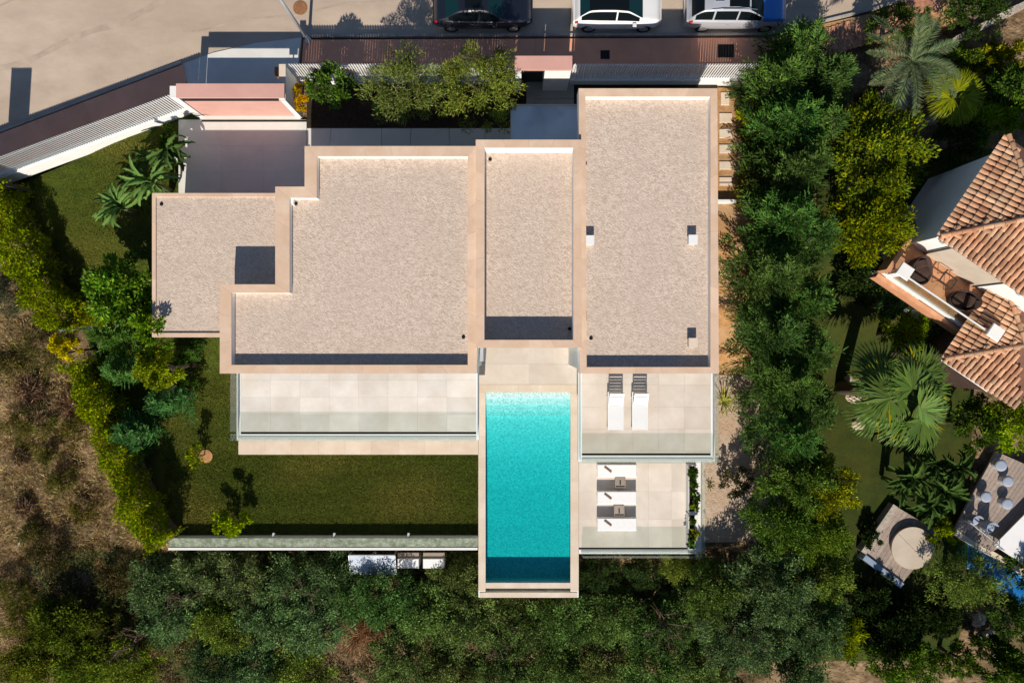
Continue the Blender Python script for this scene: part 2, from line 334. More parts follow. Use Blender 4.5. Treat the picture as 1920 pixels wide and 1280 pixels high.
lawn_hole = (GX > -24.8) & (GX < -13.0) & (GY > -9.9) & (GY < 12); GZ = np.where(lawn_hole, GZ-.35, GZ)
deck_hole = (GX > 22.2) & (GY < -6.0) & (GY > -14.5); GZ = np.where(deck_hole, GZ-2.0, GZ)
mb = MB(); ny = len(gy)
mb.v = [tuple(p) for p in np.stack([GX, GY, GZ], -1).reshape(-1, 3)]
mb.f = [(i*ny+j, (i+1)*ny+j, (i+1)*ny+j+1, i*ny+j+1) for i in range(len(gx)-1) for j in range(ny-1)]
mb.build("ground", "scrub_ground", smooth=True, kind="structure", label="sloping ground of dry brown earth and low scrub")

# ------------------------------------------------------------------ street, kerbs, pavements
FA = Vector(W(0,295,2.1)[:2]); FB = Vector(W(330,175,2.1)[:2]); FD = (FB-FA).normalized()
def fenceY(x): return FA.y + (x-FA.x)*FD.y/FD.x
FN = 12.12                                                # line of the street fence
kerbW = [W(-700,515,0)[:2], W(343,121,0)[:2]]; kerbApron = [W(400,100,0)[:2], W(480,82,0)[:2], W(562,72,0)[:2]]
kerbN = [W(566,71,0)[:2], W(1440,68,0)[:2]]; kerbE = [W(1545,43,0)[:2], W(1640,20,0)[:2], W(1760,-22,0)[:2], W(2200,-180,0)[:2]]
line = kerbW+kerbApron+kerbN+kerbE
MB().sheet(line+[(60,60),(-60,60)], 0.0).build("road", "road", kind="structure", label="sandy beige road surface along the top of the picture")
def wavy(px0, px1, w, z, seed, n=24):
    r_=random.Random(seed); a=Vector(W(*px0,0)[:2]); b=Vector(W(*px1,0)[:2]); d=(b-a).normalized(); nn=Vector((-d.y,d.x)); up=[]; lo=[]
    for i in range(n+1):
        p=a.lerp(b,i/n); o=.10*math.sin(i*.7+seed)+r_.uniform(-.03,.03); up.append(tuple(p+nn*(o+w*r_.uniform(.4,.6)))); lo.append(tuple(p+nn*(o-w*r_.uniform(.4,.6))))
    return MB().sheet(up+lo[::-1],z)
wavy((-40,148),(420,-40),.30,.004,1).build("road_seam","road_patch",kind="structure",label="darker worn seam running across the sandy road")
wavy((-40,20),(150,-30),.12,.004,2).build("road_seam","road_patch",kind="structure",label="narrow worn seam in the corner of the sandy road")
wavy((330,60),(800,-12),.09,.004,3).build("road_seam","road_patch",kind="structure",label="thin worn seam in the road above the gate")
def ribbon(pts, w, side=1):
    """offset polyline to one side"""
    out = []
    for i, p in enumerate(pts):
        a = Vector(pts[max(i-1,0)]); b = Vector(pts[min(i+1,len(pts)-1)]); d = (b-a).normalized(); n = Vector((d.y,-d.x))*side
        out.append((p[0]+n.x*w, p[1]+n.y*w))
    return out
pave = thing("pavement", (*W(900,95,0)[:2],0), kind="structure", label="brick red pavement with a kerb along the street")
# western pavement in long slabs
def slabs_along(a0, a1, b0, b1, n, z0, z1, mat, parent, gap=0.006, name="paving_slab"):
    a0, a1, b0, b1 = map(Vector, (a0, a1, b0, b1))
    for i in range(n):
        t0 = i/n; t1 = (i+1)/n; L = (a1-a0).length; g = gap/max(L,0.01)
        q = [a0.lerp(a1,t0+g/2), a0.lerp(a1,t1-g/2), b0.lerp(b1,t1-g/2), b0.lerp(b1,t0+g/2)]
        MB().prism([tuple(p) for p in q], z0, z1).build(name, mat, parent)
pw0, pw1 = W(-500,440,0.12)[:2], W(343,121,0.12)[:2]
fb0 = (-33.0, fenceY(-33.0)+0.12); fb1 = (WX(356,0.12), fenceY(WX(356,0.12))+0.12)
slabs_along(pw0, pw1, fb0, fb1, 9, -0.2, 0.12, "pavement_red", pave)
pn0, pn1 = W(569,75,0.12)[:2], W(1440,71,0.12)[:2]
slabs_along(pn0, pn1, (WX(563,0.12), FN+0.11), (WX(1440,0.12), FN+0.11), 12, -0.2, 0.12, "pavement_red", pave)
pe0, pe1 = W(1441,71,0.12)[:2], W(1543,46,0.12)[:2]
slabs_along(pe0, pe1, (pe0[0], FN), (pe1[0], FN), 2, -0.2, 0.12, "pavement_red", pave)
for a, b, n in ((kerbW[0],kerbW[1],20),(kerbN[0],kerbN[1],24),(kerbN[1],kerbE[0],3),(kerbE[0],kerbE[1],3),(kerbE[1],kerbE[2],3)):
    a = Vector(a); b = Vector(b); d = (b-a).normalized(); nn = Vector((-d.y, d.x))*0.11
    slabs_along(a, b, a+nn, b+nn, n, -0.1, 0.125, "kerb", pave, gap=0.012, name="kerb_stone")
MB().prism([kerbW[1]]+kerbApron+[kerbN[0], W(560,125,0)[:2], (-9.9,10.4), (-14.6,10.4), W(352,160,0)[:2]], -0.2, 0.05).build("driveway_apron", "drive_stone", kind="structure", label="pale stone apron between the road and the pink gate")
for x0,y0,x1,y1 in ((1127,96,1142,110),(1347,85,1375,107)):
    m = MB(); X0,Y1 = W(x0,y0,.12)[:2]; X1,Y0 = W(x1,y1,.12)[:2]
    d = thing("drain_grate", ((X0+X1)/2,(Y0+Y1)/2,.12), "small square dark grate in the red pavement" if x0<1200 else "larger square dark grate in the red pavement near the conifers", "grate")
    MB().box(X0,Y0,.121,X1,Y1,.128).build("well", "drain_dark", d)
    fr = MB(); t=.03
    fr.box(X0-t,Y0-t,.121,X0,Y1+t,.14); fr.box(X1,Y0-t,.121,X1+t,Y1+t,.14); fr.box(X0,Y0-t,.121,X1,Y0,.14); fr.box(X0,Y1,.121,X1,Y1+t,.14); fr.build("frame","metal_dark",d)
    for k in range(5):
        xx = X0+(X1-X0)*(k+.5)/5; MB().box(xx-.012,Y0,.128,xx+.012,Y1,.136).build("bar","metal_dark",d)
mh = thing("manhole_cover", W(563,15,0.0), "round rusty manhole cover in the road beside the lamp post", "manhole")
MB().lathe(W(563,15,.0), [(0.34,0.002),(0.34,0.012),(0.30,0.014)], 28).build("rim", "rust", mh)
MB().lathe(W(563,15,.0), [(0.28,0.013),(0.28,0.02),(0.05,0.024)], 28).build("lid", "rust", mh)

# ------------------------------------------------------------------ front yard: driveway, bed, entrance path
drv = thing("driveway", (*W(455,290,0)[:2],0), kind="structure", label="pale stone driveway in front of the garage")
x0, x1 = WX(335), WX(575); ya, yb = 10.38, WY(420)
for i in range(3):
    for j in range(4):
        X0 = x0+(x1-x0)*i/3; X1 = x0+(x1-x0)*(i+1)/3; Y0 = ya+(yb-ya)*j/4; Y1 = ya+(yb-ya)*(j+1)/4
        MB().box(X0+.002,Y1+.002,-.15,X1-.002,Y0-.002,.02).build("paving_slab","drive_stone",drv)
MB().box(WX(378), WY(229), .021, WX(575), WY(225.5), .026).build("drain_slot","drain_dark",drv)
ep = thing("entrance_path", (*W(760,258,0)[:2],0), kind="structure", label="stone walk along the shaded front of the villa")
cuts = [575.5,621,715,771,842,910,986]
for i in range(len(cuts)-1):
    s0 = (4,-8,3,-5,6,-4,0)[i]; s1 = (-8,3,-5,6,-4,0,0)[i]
    q = [W(cuts[i]+.4,241,0)[:2],W(cuts[i+1]-.4,241,0)[:2],W(cuts[i+1]-.4+(s1 if i<5 else 0),330,0)[:2],W(cuts[i]+.4+(s0 if i>0 else 0),330,0)[:2]]
    MB().prism(q,-.15,.02).build("paving_slab","drive_stone",ep)
for j in range(5):
    y0_ = 153+j*32; MB().prism(rectpx(987,y0_+.3,1076,y0_+31.7,0),-.15,.02).build("paving_slab","grey_paving",ep)
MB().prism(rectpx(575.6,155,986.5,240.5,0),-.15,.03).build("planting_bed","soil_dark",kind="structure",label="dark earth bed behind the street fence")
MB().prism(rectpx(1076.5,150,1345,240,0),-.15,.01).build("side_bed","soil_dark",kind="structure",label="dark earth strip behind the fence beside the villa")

# ------------------------------------------------------------------ street fences
def fence(name, p0, p1, label, zb=0.0, pitch=0.118, turn=-40):
    p0 = Vector((*p0,0)); p1 = Vector((*p1,0)); L = (p1-p0).length; a = math.atan2(p1.y-p0.y, p1.x-p0.x)
    t = thing(name, (p0.x,p0.y,zb), label, "fence", "white picket fences along the street", rz=a)
    MB().box(0,-.10,-.3,L,.10,.5).build("base_wall","render_white",t,local=True)
    MB().box(0,-.125,.502,L,.125,.55).build("coping","render_white",t,local=True)
    for z in (.75,1.85): MB().box(.01,.031,z,L-.01,.062,z+.05).build("rail","fence_white",t,local=True)
    n = int(L/pitch); me = None
    for k in range(n):
        if me is None:
            o = MB().rbox(-.058,-.014,.55,.058,.014,2.1,.006).build("picket","fence_white",t,local=True); me = o.data
        else: o = raw_obj("picket", me, t)
        o.location = ((k+.5)*L/n,0,0); o.rotation_euler = (0,0,math.radians(turn))
    return t
fence("picket_fence", (-25.2,fenceY(-25.2)), (FB.x-.05,FB.y), "white picket fence slanting along the red pavement to the pink gate")
fence("picket_fence", (WX(540,0)+.45,FN), (WX(962,2.1),FN), "white picket fence between the pink gate and the small entrance porch")
fence("picket_fence", (WX(1075,2.1),FN), (WX(1445,2.1),FN), "white picket fence from the entrance porch to the conifers", turn=40)
# stand-in for an unseen object, shaped to cast the shadow on the road
wx = -23.3
MB().box(wx-.5,7.05,-.3,wx+.45,7.2,4.4).build("shadow_slab","metal_dark",label="tall narrow stand-in for an unseen shadow caster at the left end of the slanting fence",cat="shadow caster")

# ------------------------------------------------------------------ gate and porch
g = thing("driveway_gate", (-12.1,10.55,0), "pink driveway gate with a pink lintel and pale side wall", "gate")
MB().box(-10.09,10.48,-.2,-9.86,12.0,2.30).build("side_wall","render_white",g)
MB().box(-10.12,10.45,2.302,-9.83,12.03,2.36).build("wall_coping","coping_pale",g)
MB().box(-14.75,10.50,-.2,-14.42,11.0,2.58).build("pillar","render_white",g)
MB().box(-10.09,10.50,2.362,-9.86,11.0,2.58).build("pillar","render_white",g)
MB().box(WX(330,2.7),WY(183,2.7),2.582,WX(533,2.7),WY(157,2.7),2.70).build("lintel","pink_stone",g)
MB().box(-14.40,10.54,.06,-10.12,10.64,2.06).build("gate_panel","pink_stone",g)
MB().box(-14.40,10.53,2.062,-10.12,10.65,2.10).build("top_rail","metal_dark",g)
lb = thing("letter_box", (-10.32,12.0,0.05), "small rust brown box on a post beside the gate wall", "letter box")
MB().box(-10.34,11.95,.05,-10.28,12.01,1.3).build("post","rust",lb); MB().rbox(-10.52,11.8,1.302,-10.13,12.15,1.8,.03).build("box","rust",lb)
p = thing("entrance_porch", (WX(1019,2.6),12.0,0), "small entrance porch with a pink slab roof in the street fence", "porch")
X0,X1 = WX(965,2.6),WX(1073,2.6); Y0,Y1 = WY(131,2.6),WY(105,2.6)
MB().box(X0,Y0,2.48,X1,Y1,2.6).build("roof_slab","pink_stone",p)
MB().box(X0+.03,Y0+.03,-.2,WX(978,2.6),Y1-.05,2.478).build("pillar","render_white",p)
MB().box(WX(1022,2.6),Y0+.03,-.2,X1-.03,Y1-.05,2.478).build("pillar","render_white",p)
MB().box(WX(978,2.6)+.02,Y1-.14,.03,WX(1022,2.6)-.02,Y1-.08,2.3).build("door","metal_dark",p)
MB().box(WX(978,2.6)+.08,Y1-.17,1.0,WX(978,2.6)+.12,Y1-.142,1.25).build("door_handle","chrome",p)
cn = thing("entrance_canopy", (WX(1020,2.6),WY(230,2.6),0), "flat grey stained canopy slab over the villa entrance", "canopy")
MB().box(WX(958,2.6),WY(268,2.6),2.45,WX(1086,2.6),WY(199,2.6),2.6).build("slab","grey_canopy",cn)
MB().box(WX(957,2.6),WY(199,2.6)+.002,2.40,WX(1085,2.6),WY(196.5,2.6),2.66).build("edge_trim","coping_pale",cn)
MB().box(WX(957,2.6),WY(268,2.6),2.42,WX(958,2.6)-.002,WY(199,2.6),2.64).build("edge_trim","coping_pale",cn)
MB().box(WX(962,2.6),WY(204,2.6),0.02,WX(966,2.6),WY(208,2.6),2.448).build("post","metal_grey",cn)

# ------------------------------------------------------------------ villa
villa = thing("villa", (-2,4,-2.7), "modern white villa with flat gravel roofs and travertine coped parapets", "villa")
def flat_roof(outer_px, inner_px, zt, zg, wall_inset, zfloor=-2.9, cop="travertine"):
    O = [W(x,y,zt)[:2] for x,y in outer_px]; I = [W(x,y,zt)[:2] for x,y in inner_px]; n = len(O)
    MB().prism(I, zg-.25, zg).build("roof_gravel","gravel",villa)
    for i in range(n):
        o0,o1,i1,i0 = O[i],O[(i+1)%n],I[(i+1)%n],I[i]
        MB().prism([o0,o1,i1,i0], zg-.35, zt-.06).build("parapet_wall","render_white",villa)
        L = (Vector(o1)-Vector(o0)).length; k = max(1,round(L/1.15))
        v = [Vector(p) for p in (o0,o1,i1,i0)]
        # stones overhang the wall by 2 cm on each side
        for s in range(k):
            g_ = .002/max(L,.1); t0 = s/k+g_; t1 = (s+1)/k-g_
            q = [v[0].lerp(v[1],t0),v[0].lerp(v[1],t1),v[3].lerp(v[2],t1),v[3].lerp(v[2],t0)]
            MB().prism([tuple(p) for p in q], zt-.058, zt).build("coping_stone",cop,villa)
ZR = 4.1
flat_roof([(571,274),(894,274),(894,700),(412,700),(412,533),(516,533),(516,350),(571,350)],
          [(594,293),(877,293),(877,684),(434,684),(434,549),(543,549),(543,371),(594,371)], ZR, 3.74, .25)
flat_roof([(1085,166),(1345,166),(1348,700),(1087,700)], [(1098,181),(1332,181),(1332,688),(1100,688)], ZR, 3.72, .25)
flat_roof([(892,262),(1090,262),(1091,652),(892,652)], [(908,277),(1075,277),(1075,637),(908,637)], 4.32, 3.55, .25)
flat_roof([(285,362),(532,362),(532,632),(285,632)], [(292,369),(532.5,369),(532.5,624),(292,624)], 2.8, 2.73, .1)
def wallblock(poly, z0, z1): MB().prism(poly, z0, z1).build("wall","render_white",villa)
ins = .22
PL = [W(x,y,ZR)[:2] for x,y in [(576,279),(890,279),(890,694),(417,694),(417,538),(521,538),(521,355),(576,355)]]
wallblock(PL, -2.9, 3.388)
wallblock([W(x,y,ZR)[:2] for x,y in [(1091,171),(1340,171),(1342,694),(1091,694)]], -2.9, 3.368)
wallblock([W(x,y,ZR)[:2] for x,y in [(893,270),(1088,270),(1088,645),(893,645)]], -2.9, 3.198)
wallblock([W(x,y,3.0)[:2] for x,y in [(288,366),(534,366),(534,628),(288,628)]], -2.9, 2.378)
def window(x0, x1, y, z0, z1):
    w = MB().box(x0,y-.03,z0,x1,y+.05,z1).build("window","window_dark",villa)
    n = max(1,round((x1-x0)/1.5))
    for k in range(n+1):
        xx = x0+(x1-x0)*k/n; MB().box(xx-.03,y-.06,z0,xx+.03,y-.032,z1).build("frame","alu_white",w)
yL = WY(694,ZR)-.02; yM = WY(645,ZR)-.02
window(-12.0,-2.0,yL,.06,2.6); window(3.6,8.0,yL,.06,2.6); window(-1.2,2.5,yM,-2.5,2.3); window(-12.0,-2.0,yL,-2.55,-.5); window(3.8,8.0,yL,-2.55,-.5)
# garage door on the north side
yG = WY(366,3.0)
gd = MB().box(WX(345),yG+.002,.04,WX(540),yG+.05,2.3).build("garage_door","wood_grey",villa)
# roof vents and drains
for (x,y,l) in ((1105.5,450,1),(1299,449,1),(1299,642,0),(1095,610,0)):
    w_ = 7 if x!=1095 else 4; zt = 3.72
    X0,X1 = WX(x-w_,4.0),WX(x+w_,4.0); Y0,Y1 = WY(y+8,4.0),WY(y-7,4.0)
    v_ = MB().box(X0,Y0,zt-.02,X1,Y1,zt+.30).build("roof_vent","render_white" if l else "coping_pale",villa)
    MB().box(X0-.03,Y0-.03,zt+.302,X1+.03,Y1+.03,zt+.345).build("vent_cap","plastic_white" if l else "coping_pale",v_)
for (x,y,z) in ((303,383,2.73),(555,382,3.74),(919,299,3.55),(1097,307,3.72),(869,632,3.74),(1068,616,3.55),(1108,634,3.72)):
    c = W(x,y,z); MB().lathe(c,[(.075,-.02),(.075,.03),(.05,.06)],12).build("roof_drain","drain_dark",villa)
MB().box(WX(541,3.9),WY(384,3.9),3.738,WX(551,3.9),WY(372,3.9),3.95).build("roof_outlet_box","plastic_white",villa)

# ------------------------------------------------------------------ terraces
def pavers(parent, x0, x1, y0, y1, z, nx, ny, mat, gap=.004, th=.02):
    for i in range(nx):
        for j in range(ny):
            X0 = x0+(x1-x0)*i/nx; X1 = x0+(x1-x0)*(i+1)/nx; Y0 = y0+(y1-y0)*j/ny; Y1 = y0+(y1-y0)*(j+1)/ny
            MB().box(X0+gap/2,min(Y0,Y1)+gap/2,z-th,X1-gap/2,max(Y0,Y1)-gap/2,z+random.uniform(-.0008,.0008)).build("paving_slab",mat,parent)
def balustrade(pts, z, h, label, pane=1.45, rail=False):
    t = thing("glass_balustrade", (pts[0][0],pts[0][1],z), label, "balustrade", "frameless glass balustrades")
    for a,b in zip(pts[:-1],pts[1:]):
        a = Vector((*a,z)); b = Vector((*b,z)); L = (b-a).length; d = (b-a)/L; n = Vector((-d.y,d.x,0))
        def bx(s0,s1,o0,o1,z0,z1,name,mat):
            q = [a+d*s0+n*o0,a+d*s1+n*o0,a+d*s1+n*o1,a+d*s0+n*o1]; MB().prism([(p.x,p.y) for p in q],z+z0,z+z1).build(name,mat,t)
        bx(0,L,-.045,-.012,.003,.035,"base_channel","alu_white"); bx(0,L,.012,.045,.003,.035,"base_channel","alu_white")
        k = max(1,round(L/pane))
        for i in range(k): bx(L*i/k+.008,L*(i+1)/k-.008,-.007,.007,.02,h,"glass_pane","glass")
        if rail: bx(0,L,-.03,.03,h+.002,h+.04,"top_rail","alu_white")
    return t
tl = thing("upper_terrace", (-7,-3,0), kind="structure", label="pale paved upper terrace behind glass on the left wing")
X0,X1,Yn,Ys = WX(447),WX(897),-1.0,WY(822)
MB().box(X0-.08,Ys-.06,-.32,X1+.02,Yn,-.022).build("slab","render_white",tl)
pavers(tl,X0+.12,X1-.1,Yn,Ys+.32,0,8,4,"paver")
MB().box(X0+.12,Ys+.22,-.02,X1-.1,Ys+.315,-.008).build("drain_slot","drain_dark",tl)
MB().box(X0-.08,Ys-.06,-.021,X1+.02,Ys+.215,.0).build("edge_stone","render_white",tl)
MB().box(X0-.08,Ys+.216,-.021,X0+.115,Yn,.0).build("edge_stone","render_white",tl)
MB().box(X1-.095,Ys+.216,-.021,X1+.02,Yn,.0).build("edge_stone","render_white",tl)
balustrade([(X0,-1.36),(X0,Ys+.04),(X1-.04,Ys+.04)],0.0,.95,"glass balustrade around the empty terrace of the left wing")
balustrade([(X1-.02,Ys+.1),(X1-.02,-.95)],0.0,.95,"glass balustrade with white rail along the left side of the pool deck",rail=True)
tr = thing("upper_terrace", (6,-3,0), kind="structure", label="pale paved upper terrace with two slatted loungers on the right wing")
X0,X1,Ys = WX(1085),WX(1337),WY(862)
MB().box(X0-.02,Ys-.06,-.32,X1+.08,Yn,-.022).build("slab","render_white",tr)
pavers(tr,X0+.1,X1-.12,Yn,Ys+.42,0,5,4,"paver_low")
MB().box(X0+.1,Ys+.22,-.02,X1-.12,Ys+.315,-.008).build("drain_slot","drain_dark",tr)
MB().box(X0+.1,Ys+.32,-.02,X1-.12,Ys+.415,-.001).build("edge_stone","paver_low",tr)
MB().box(X0-.02,Ys-.06,-.021,X1+.08,Ys+.215,.0).build("edge_stone","render_white",tr)
MB().box(X1-.115,Ys+.216,-.021,X1+.08,Yn,.0).build("edge_stone","render_white",tr)
MB().box(X0-.02,Ys+.216,-.021,X0+.095,Yn,.0).build("edge_stone","render_white",tr)
balustrade([(X0+.04,Ys+.04),(X1-.0,Ys+.04),(X1-.0,-1.36)],0.0,.95,"glass balustrade around the terrace with the two slatted loungers")
balustrade([(X0+.02,-.95),(X0+.02,Ys+.1)],0.0,.95,"glass balustrade with white rail along the right side of the pool deck",rail=True)
for xx,lab in ((-1.55,"grey wall pier at the left end of the pool deck"),(2.95,"grey wall pier at the right end of the pool deck")):
    MB().box(xx-.05,-.93,-2.6,xx+.22,-.30,.30).build("wall_pier","column_grey",label=lab,cat="pier")
ZL = -2.6
tl2 = thing("garden_terrace", (-7,-4,ZL), kind="structure", label="narrow pale stone edge along the lawn below the left terrace")
X0,X1,Ys = WX(447,ZL),WX(896.5,ZL),WY(852,ZL)
MB().box(X0,Ys,ZL-.4,X1,-.5,ZL-.021).build("slab","coping_pale",tl2)
pavers(tl2,X0,X1,-.5,Ys,ZL,9,4,"coping_pale")
tr2 = thing("lower_terrace", (6,-8,ZL), kind="structure", label="pale paved lower terrace beside the pool")
X0,X1,Ys = WX(1085.5,ZL),WX(1316,ZL),WY(1034,ZL)
MB().box(X0,Ys-.1,-5.6,X1,-.5,ZL-.021).build("slab","render_white",tr2)
pavers(tr2,X0,X1-.35,-.5,Ys+.22,ZL,5,7,"paver_low")
MB().box(X0,Ys+.12,ZL-.02,X1-.35,Ys+.215,ZL-.008).build("drain_slot","drain_dark",tr2)
MB().box(X0,Ys-.1,ZL-.0205,X1,Ys+.115,ZL+.0).build("edge_stone","render_white",tr2)
MB().box(X1-.345,Ys+.116,ZL-.0205,X1,-.5,ZL+.0).build("edge_stone","render_white",tr2)
balustrade([(X0+.1,Ys+.0),(X1-.05,Ys+.0)],ZL,1.0,"glass balustrade along the lower edge of the pool terrace")
balustrade([(X1-.04,Ys+.1),(X1-.04,-5.9)],ZL,.75,"low glass screen behind the planters on the pool terrace")

# ------------------------------------------------------------------ pool
pool = thing("swimming_pool", (.8,-7,-4), "long turquoise swimming pool with pale stone coping and an overflow edge", "pool")
xl0,xl1 = WX(897,ZL),WX(910,ZL); xr0,xr1 = WX(1070,ZL),WX(1085,ZL); yn,ys,yo = WY(735,ZL),WY(1092,ZL),WY(1120,ZL)
MB().box(xl0,yo,-7.5,xl1,-.5,ZL-.05).build("side_wall","render_white",pool)
MB().box(xr0,yo,-7.5,xr1,-.5,ZL-.05).build("side_wall","render_white",pool)
dfl = ZL-.88
fl = MB(); st = [(yn-.0,ZL-.10),(yn-.30,ZL-.10),(yn-.31,ZL-.19),(yn-.62,ZL-.19),(yn-.63,ZL-.28),(yn-.94,ZL-.28),(yn-.95,ZL-.37),(yn-1.26,ZL-.37),(yn-1.27,ZL-.47),(yn-2.2,ZL-.58),(yn-3.4,ZL-.71),(yn-5.0,ZL-.82),(yn-7.0,dfl),(ys-.3,dfl)]
for y,z in st: fl.v += [(xl1-.01,y,z),(xr0+.01,y,z)]
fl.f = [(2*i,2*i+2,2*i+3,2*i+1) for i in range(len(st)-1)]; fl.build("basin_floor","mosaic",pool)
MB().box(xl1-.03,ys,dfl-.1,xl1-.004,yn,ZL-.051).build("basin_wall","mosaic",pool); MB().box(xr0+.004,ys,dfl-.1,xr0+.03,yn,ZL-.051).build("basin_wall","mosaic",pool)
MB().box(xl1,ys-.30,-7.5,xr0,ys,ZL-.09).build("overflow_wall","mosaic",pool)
MB().box(xl1,ys-.30,ZL-.089,xr0,ys-.02,ZL-.05).build("overflow_edge","coping_pale",pool)
MB().box(xl1,yo+.26,-7.4,xr0,ys-.302,ZL-.35).build("gutter","grey_paving",pool)
MB().box(xl0+.06,yo,-7.5,xr1-.06,yo+.255,ZL-.02).build("end_wall","coping_pale",pool)
MB().box(xl1+.001,ys+.002,dfl-.02,xr0-.001,yn-.002,ZL-.07).build("water","pool_water",pool)
def strip(x0,x1,y0,y1,n,axis,z0,z1,mat,name="coping_stone"):
    for i in range(n):
        if axis=='y': a=y0+(y1-y0)*i/n; b=y0+(y1-y0)*(i+1)/n; MB().box(x0,min(a,b)+.0015,z0,x1,max(a,b)-.0015,z1).build(name,mat,pool)
        else: a=x0+(x1-x0)*i/n; b=x0+(x1-x0)*(i+1)/n; MB().box(a+.0015,y0,z0,b-.0015,y1,z1).build(name,mat,pool)
strip(xl0,xl1+.01,yo+.34,yn,9,'y',ZL-.049,ZL,"coping_pale"); strip(xr0-.01,xr1,yo+.34,yn,9,'y',ZL-.049,ZL,"coping_pale")
strip(xl0,xr1,yn+.002,yn+.38,5,'x',ZL-.049,ZL+.002,"coping_pale")
dk = thing("pool_deck", (.8,-1.5,ZL), kind="structure", label="beige paved deck between the villa and the shallow end of the pool")
MB().box(xl0,yn+.385,ZL-.4,xr1,-.1,ZL-.021).build("slab","render_white",dk); pavers(dk,xl0,xr1,yn+.39,-.1,ZL+.002,4,2,"paver_low")

# ------------------------------------------------------------------ lawns, paths, garden wall
MB().box(-12.93,-9.9,ZL-.3,WX(897,ZL)-.002,WY(852,ZL)-.002,ZL-.105).build("lawn","lawn",kind="structure",label="mown lawn between the left terrace and the garden wall")
HP = [(-27.0,9.0)] + [(-25.6,7.4),(-24.3,5.4),(-23.2,3.5),(-22.3,1.8),(-21.6,.2),(-21.2,-1.2),(-20.6,-2.8),(-19.8,-5.2),(-19.0,-7.4),(-18.2,-9.3),(-17.4,-10.4)]
hpy = [p[1] for p in HP][::-1]; hpx = [p[0] for p in HP][::-1]
mbl = MB(); nxl = 34
for y in np.linspace(-9.95,11.2,80):
    xw = float(np.interp(y,hpy,hpx)); xw = max(xw,-26.0)
    if y > 7.0: xw = max(xw, FA.x+(y+.05-FA.y)*FD.x/FD.y)
    for k in range(nxl):
        x = xw+(-12.9-xw)*k/(nxl-1); mbl.v.append((x,y,Tz(x,y)+.03 if y>-1.5 or x<-17.6 else -2.71))
mbl.f = [(j*nxl+k,j*nxl+k+1,(j+1)*nxl+k+1,(j+1)*nxl+k) for j in range(79) for k in range(nxl-1)]
mbl.build("lawn","lawn",smooth=True,kind="structure",label="lawn sloping down beside the garage")
def epath(y0,y1): return list(np.linspace(9.2,13.8,12))
gridmesh("side_path", epath(0,0), lambda x,y: Tz(x,y)+.02, lambda x: (-1.9,11.9), 60, "orange_soil", kind="structure", label="orange earth strip along the right side of the villa")
gridmesh("gravel_path", epath(0,0), lambda x,y: Tz(x,y)+.05, lambda x: (-10.2,-1.7), 40, "path_gravel", kind="structure", label="pink gravel path between the terrace and the conifers")
gw = thing("garden_wall", (-9.4,-10.1,-6), "low garden wall topped with green pebbles along the lawn", "wall")
ZW = -2.22
wx0,wx1 = WX(316,ZW),WX(896,ZL); wy0,wy1 = WY(1026,ZW),WY(1008,ZW)
MB().box(wx0,wy0,-6.2,wx1,wy1,ZW-.05).build("retaining_wall","render_white",gw)
MB().box(wx0+.01,wy0+.01,ZW-.049,wx1-.01,wy1-.01,ZW).build("pebble_bed","pebble_green",gw)
MB().box(wx0,wy0-.12,-6.2,wx1,wy0-.002,ZW+.03).build("wall_edge","render_white",gw)
for x in (516,629,767):
    c = W(x,1006,-2.65); c = (c[0],wy1+.10,-2.68)
    s = thing("garden_spotlight", c, {516:"small white garden spotlight nearest the round young tree",629:"middle one of three small white garden spotlights by the wall",767:"small white garden spotlight nearest the pool"}[x], "spotlight", "garden spotlights along the wall")
    MB().tube([c,(c[0],c[1],c[2]+.32)],.012,6).build("stake","alu_white",s)
    MB().tube([(c[0],c[1]-.06,c[2]+.36),(c[0]+.02,c[1]+.10,c[2]+.30)],[.05,.065],10).build("lamp_head","plastic_white",s)
# ------------------------------------------------------------------ street furniture and cars
lp = thing("street_lamp", W(578,76,.12), "slim grey street lamp post leaning towards the top edge beside the manhole", "lamp post")
c = W(578,76,.12)
MB().lathe(c,[(.16,0),(.16,.05),(.09,.08),(.09,.5)],14).build("base","metal_grey",lp,smooth=True)
MB().tube([(c[0],c[1],.3),(c[0],c[1],6.2)],[.075,.05],12).build("pole","metal_grey",lp,smooth=True)
MB().tube([(c[0],c[1],6.15),(c[0]-.05,c[1]+.6,6.4),(c[0]-.08,c[1]+1.1,6.42)],[.04,.035,.03],8).build("arm","metal_grey",lp,smooth=True)
MB().rbox(c[0]-.2,c[1]+1.05,6.36,c[0]+.04,c[1]+1.6,6.48,.03).build("lamp_head","metal_grey",lp)

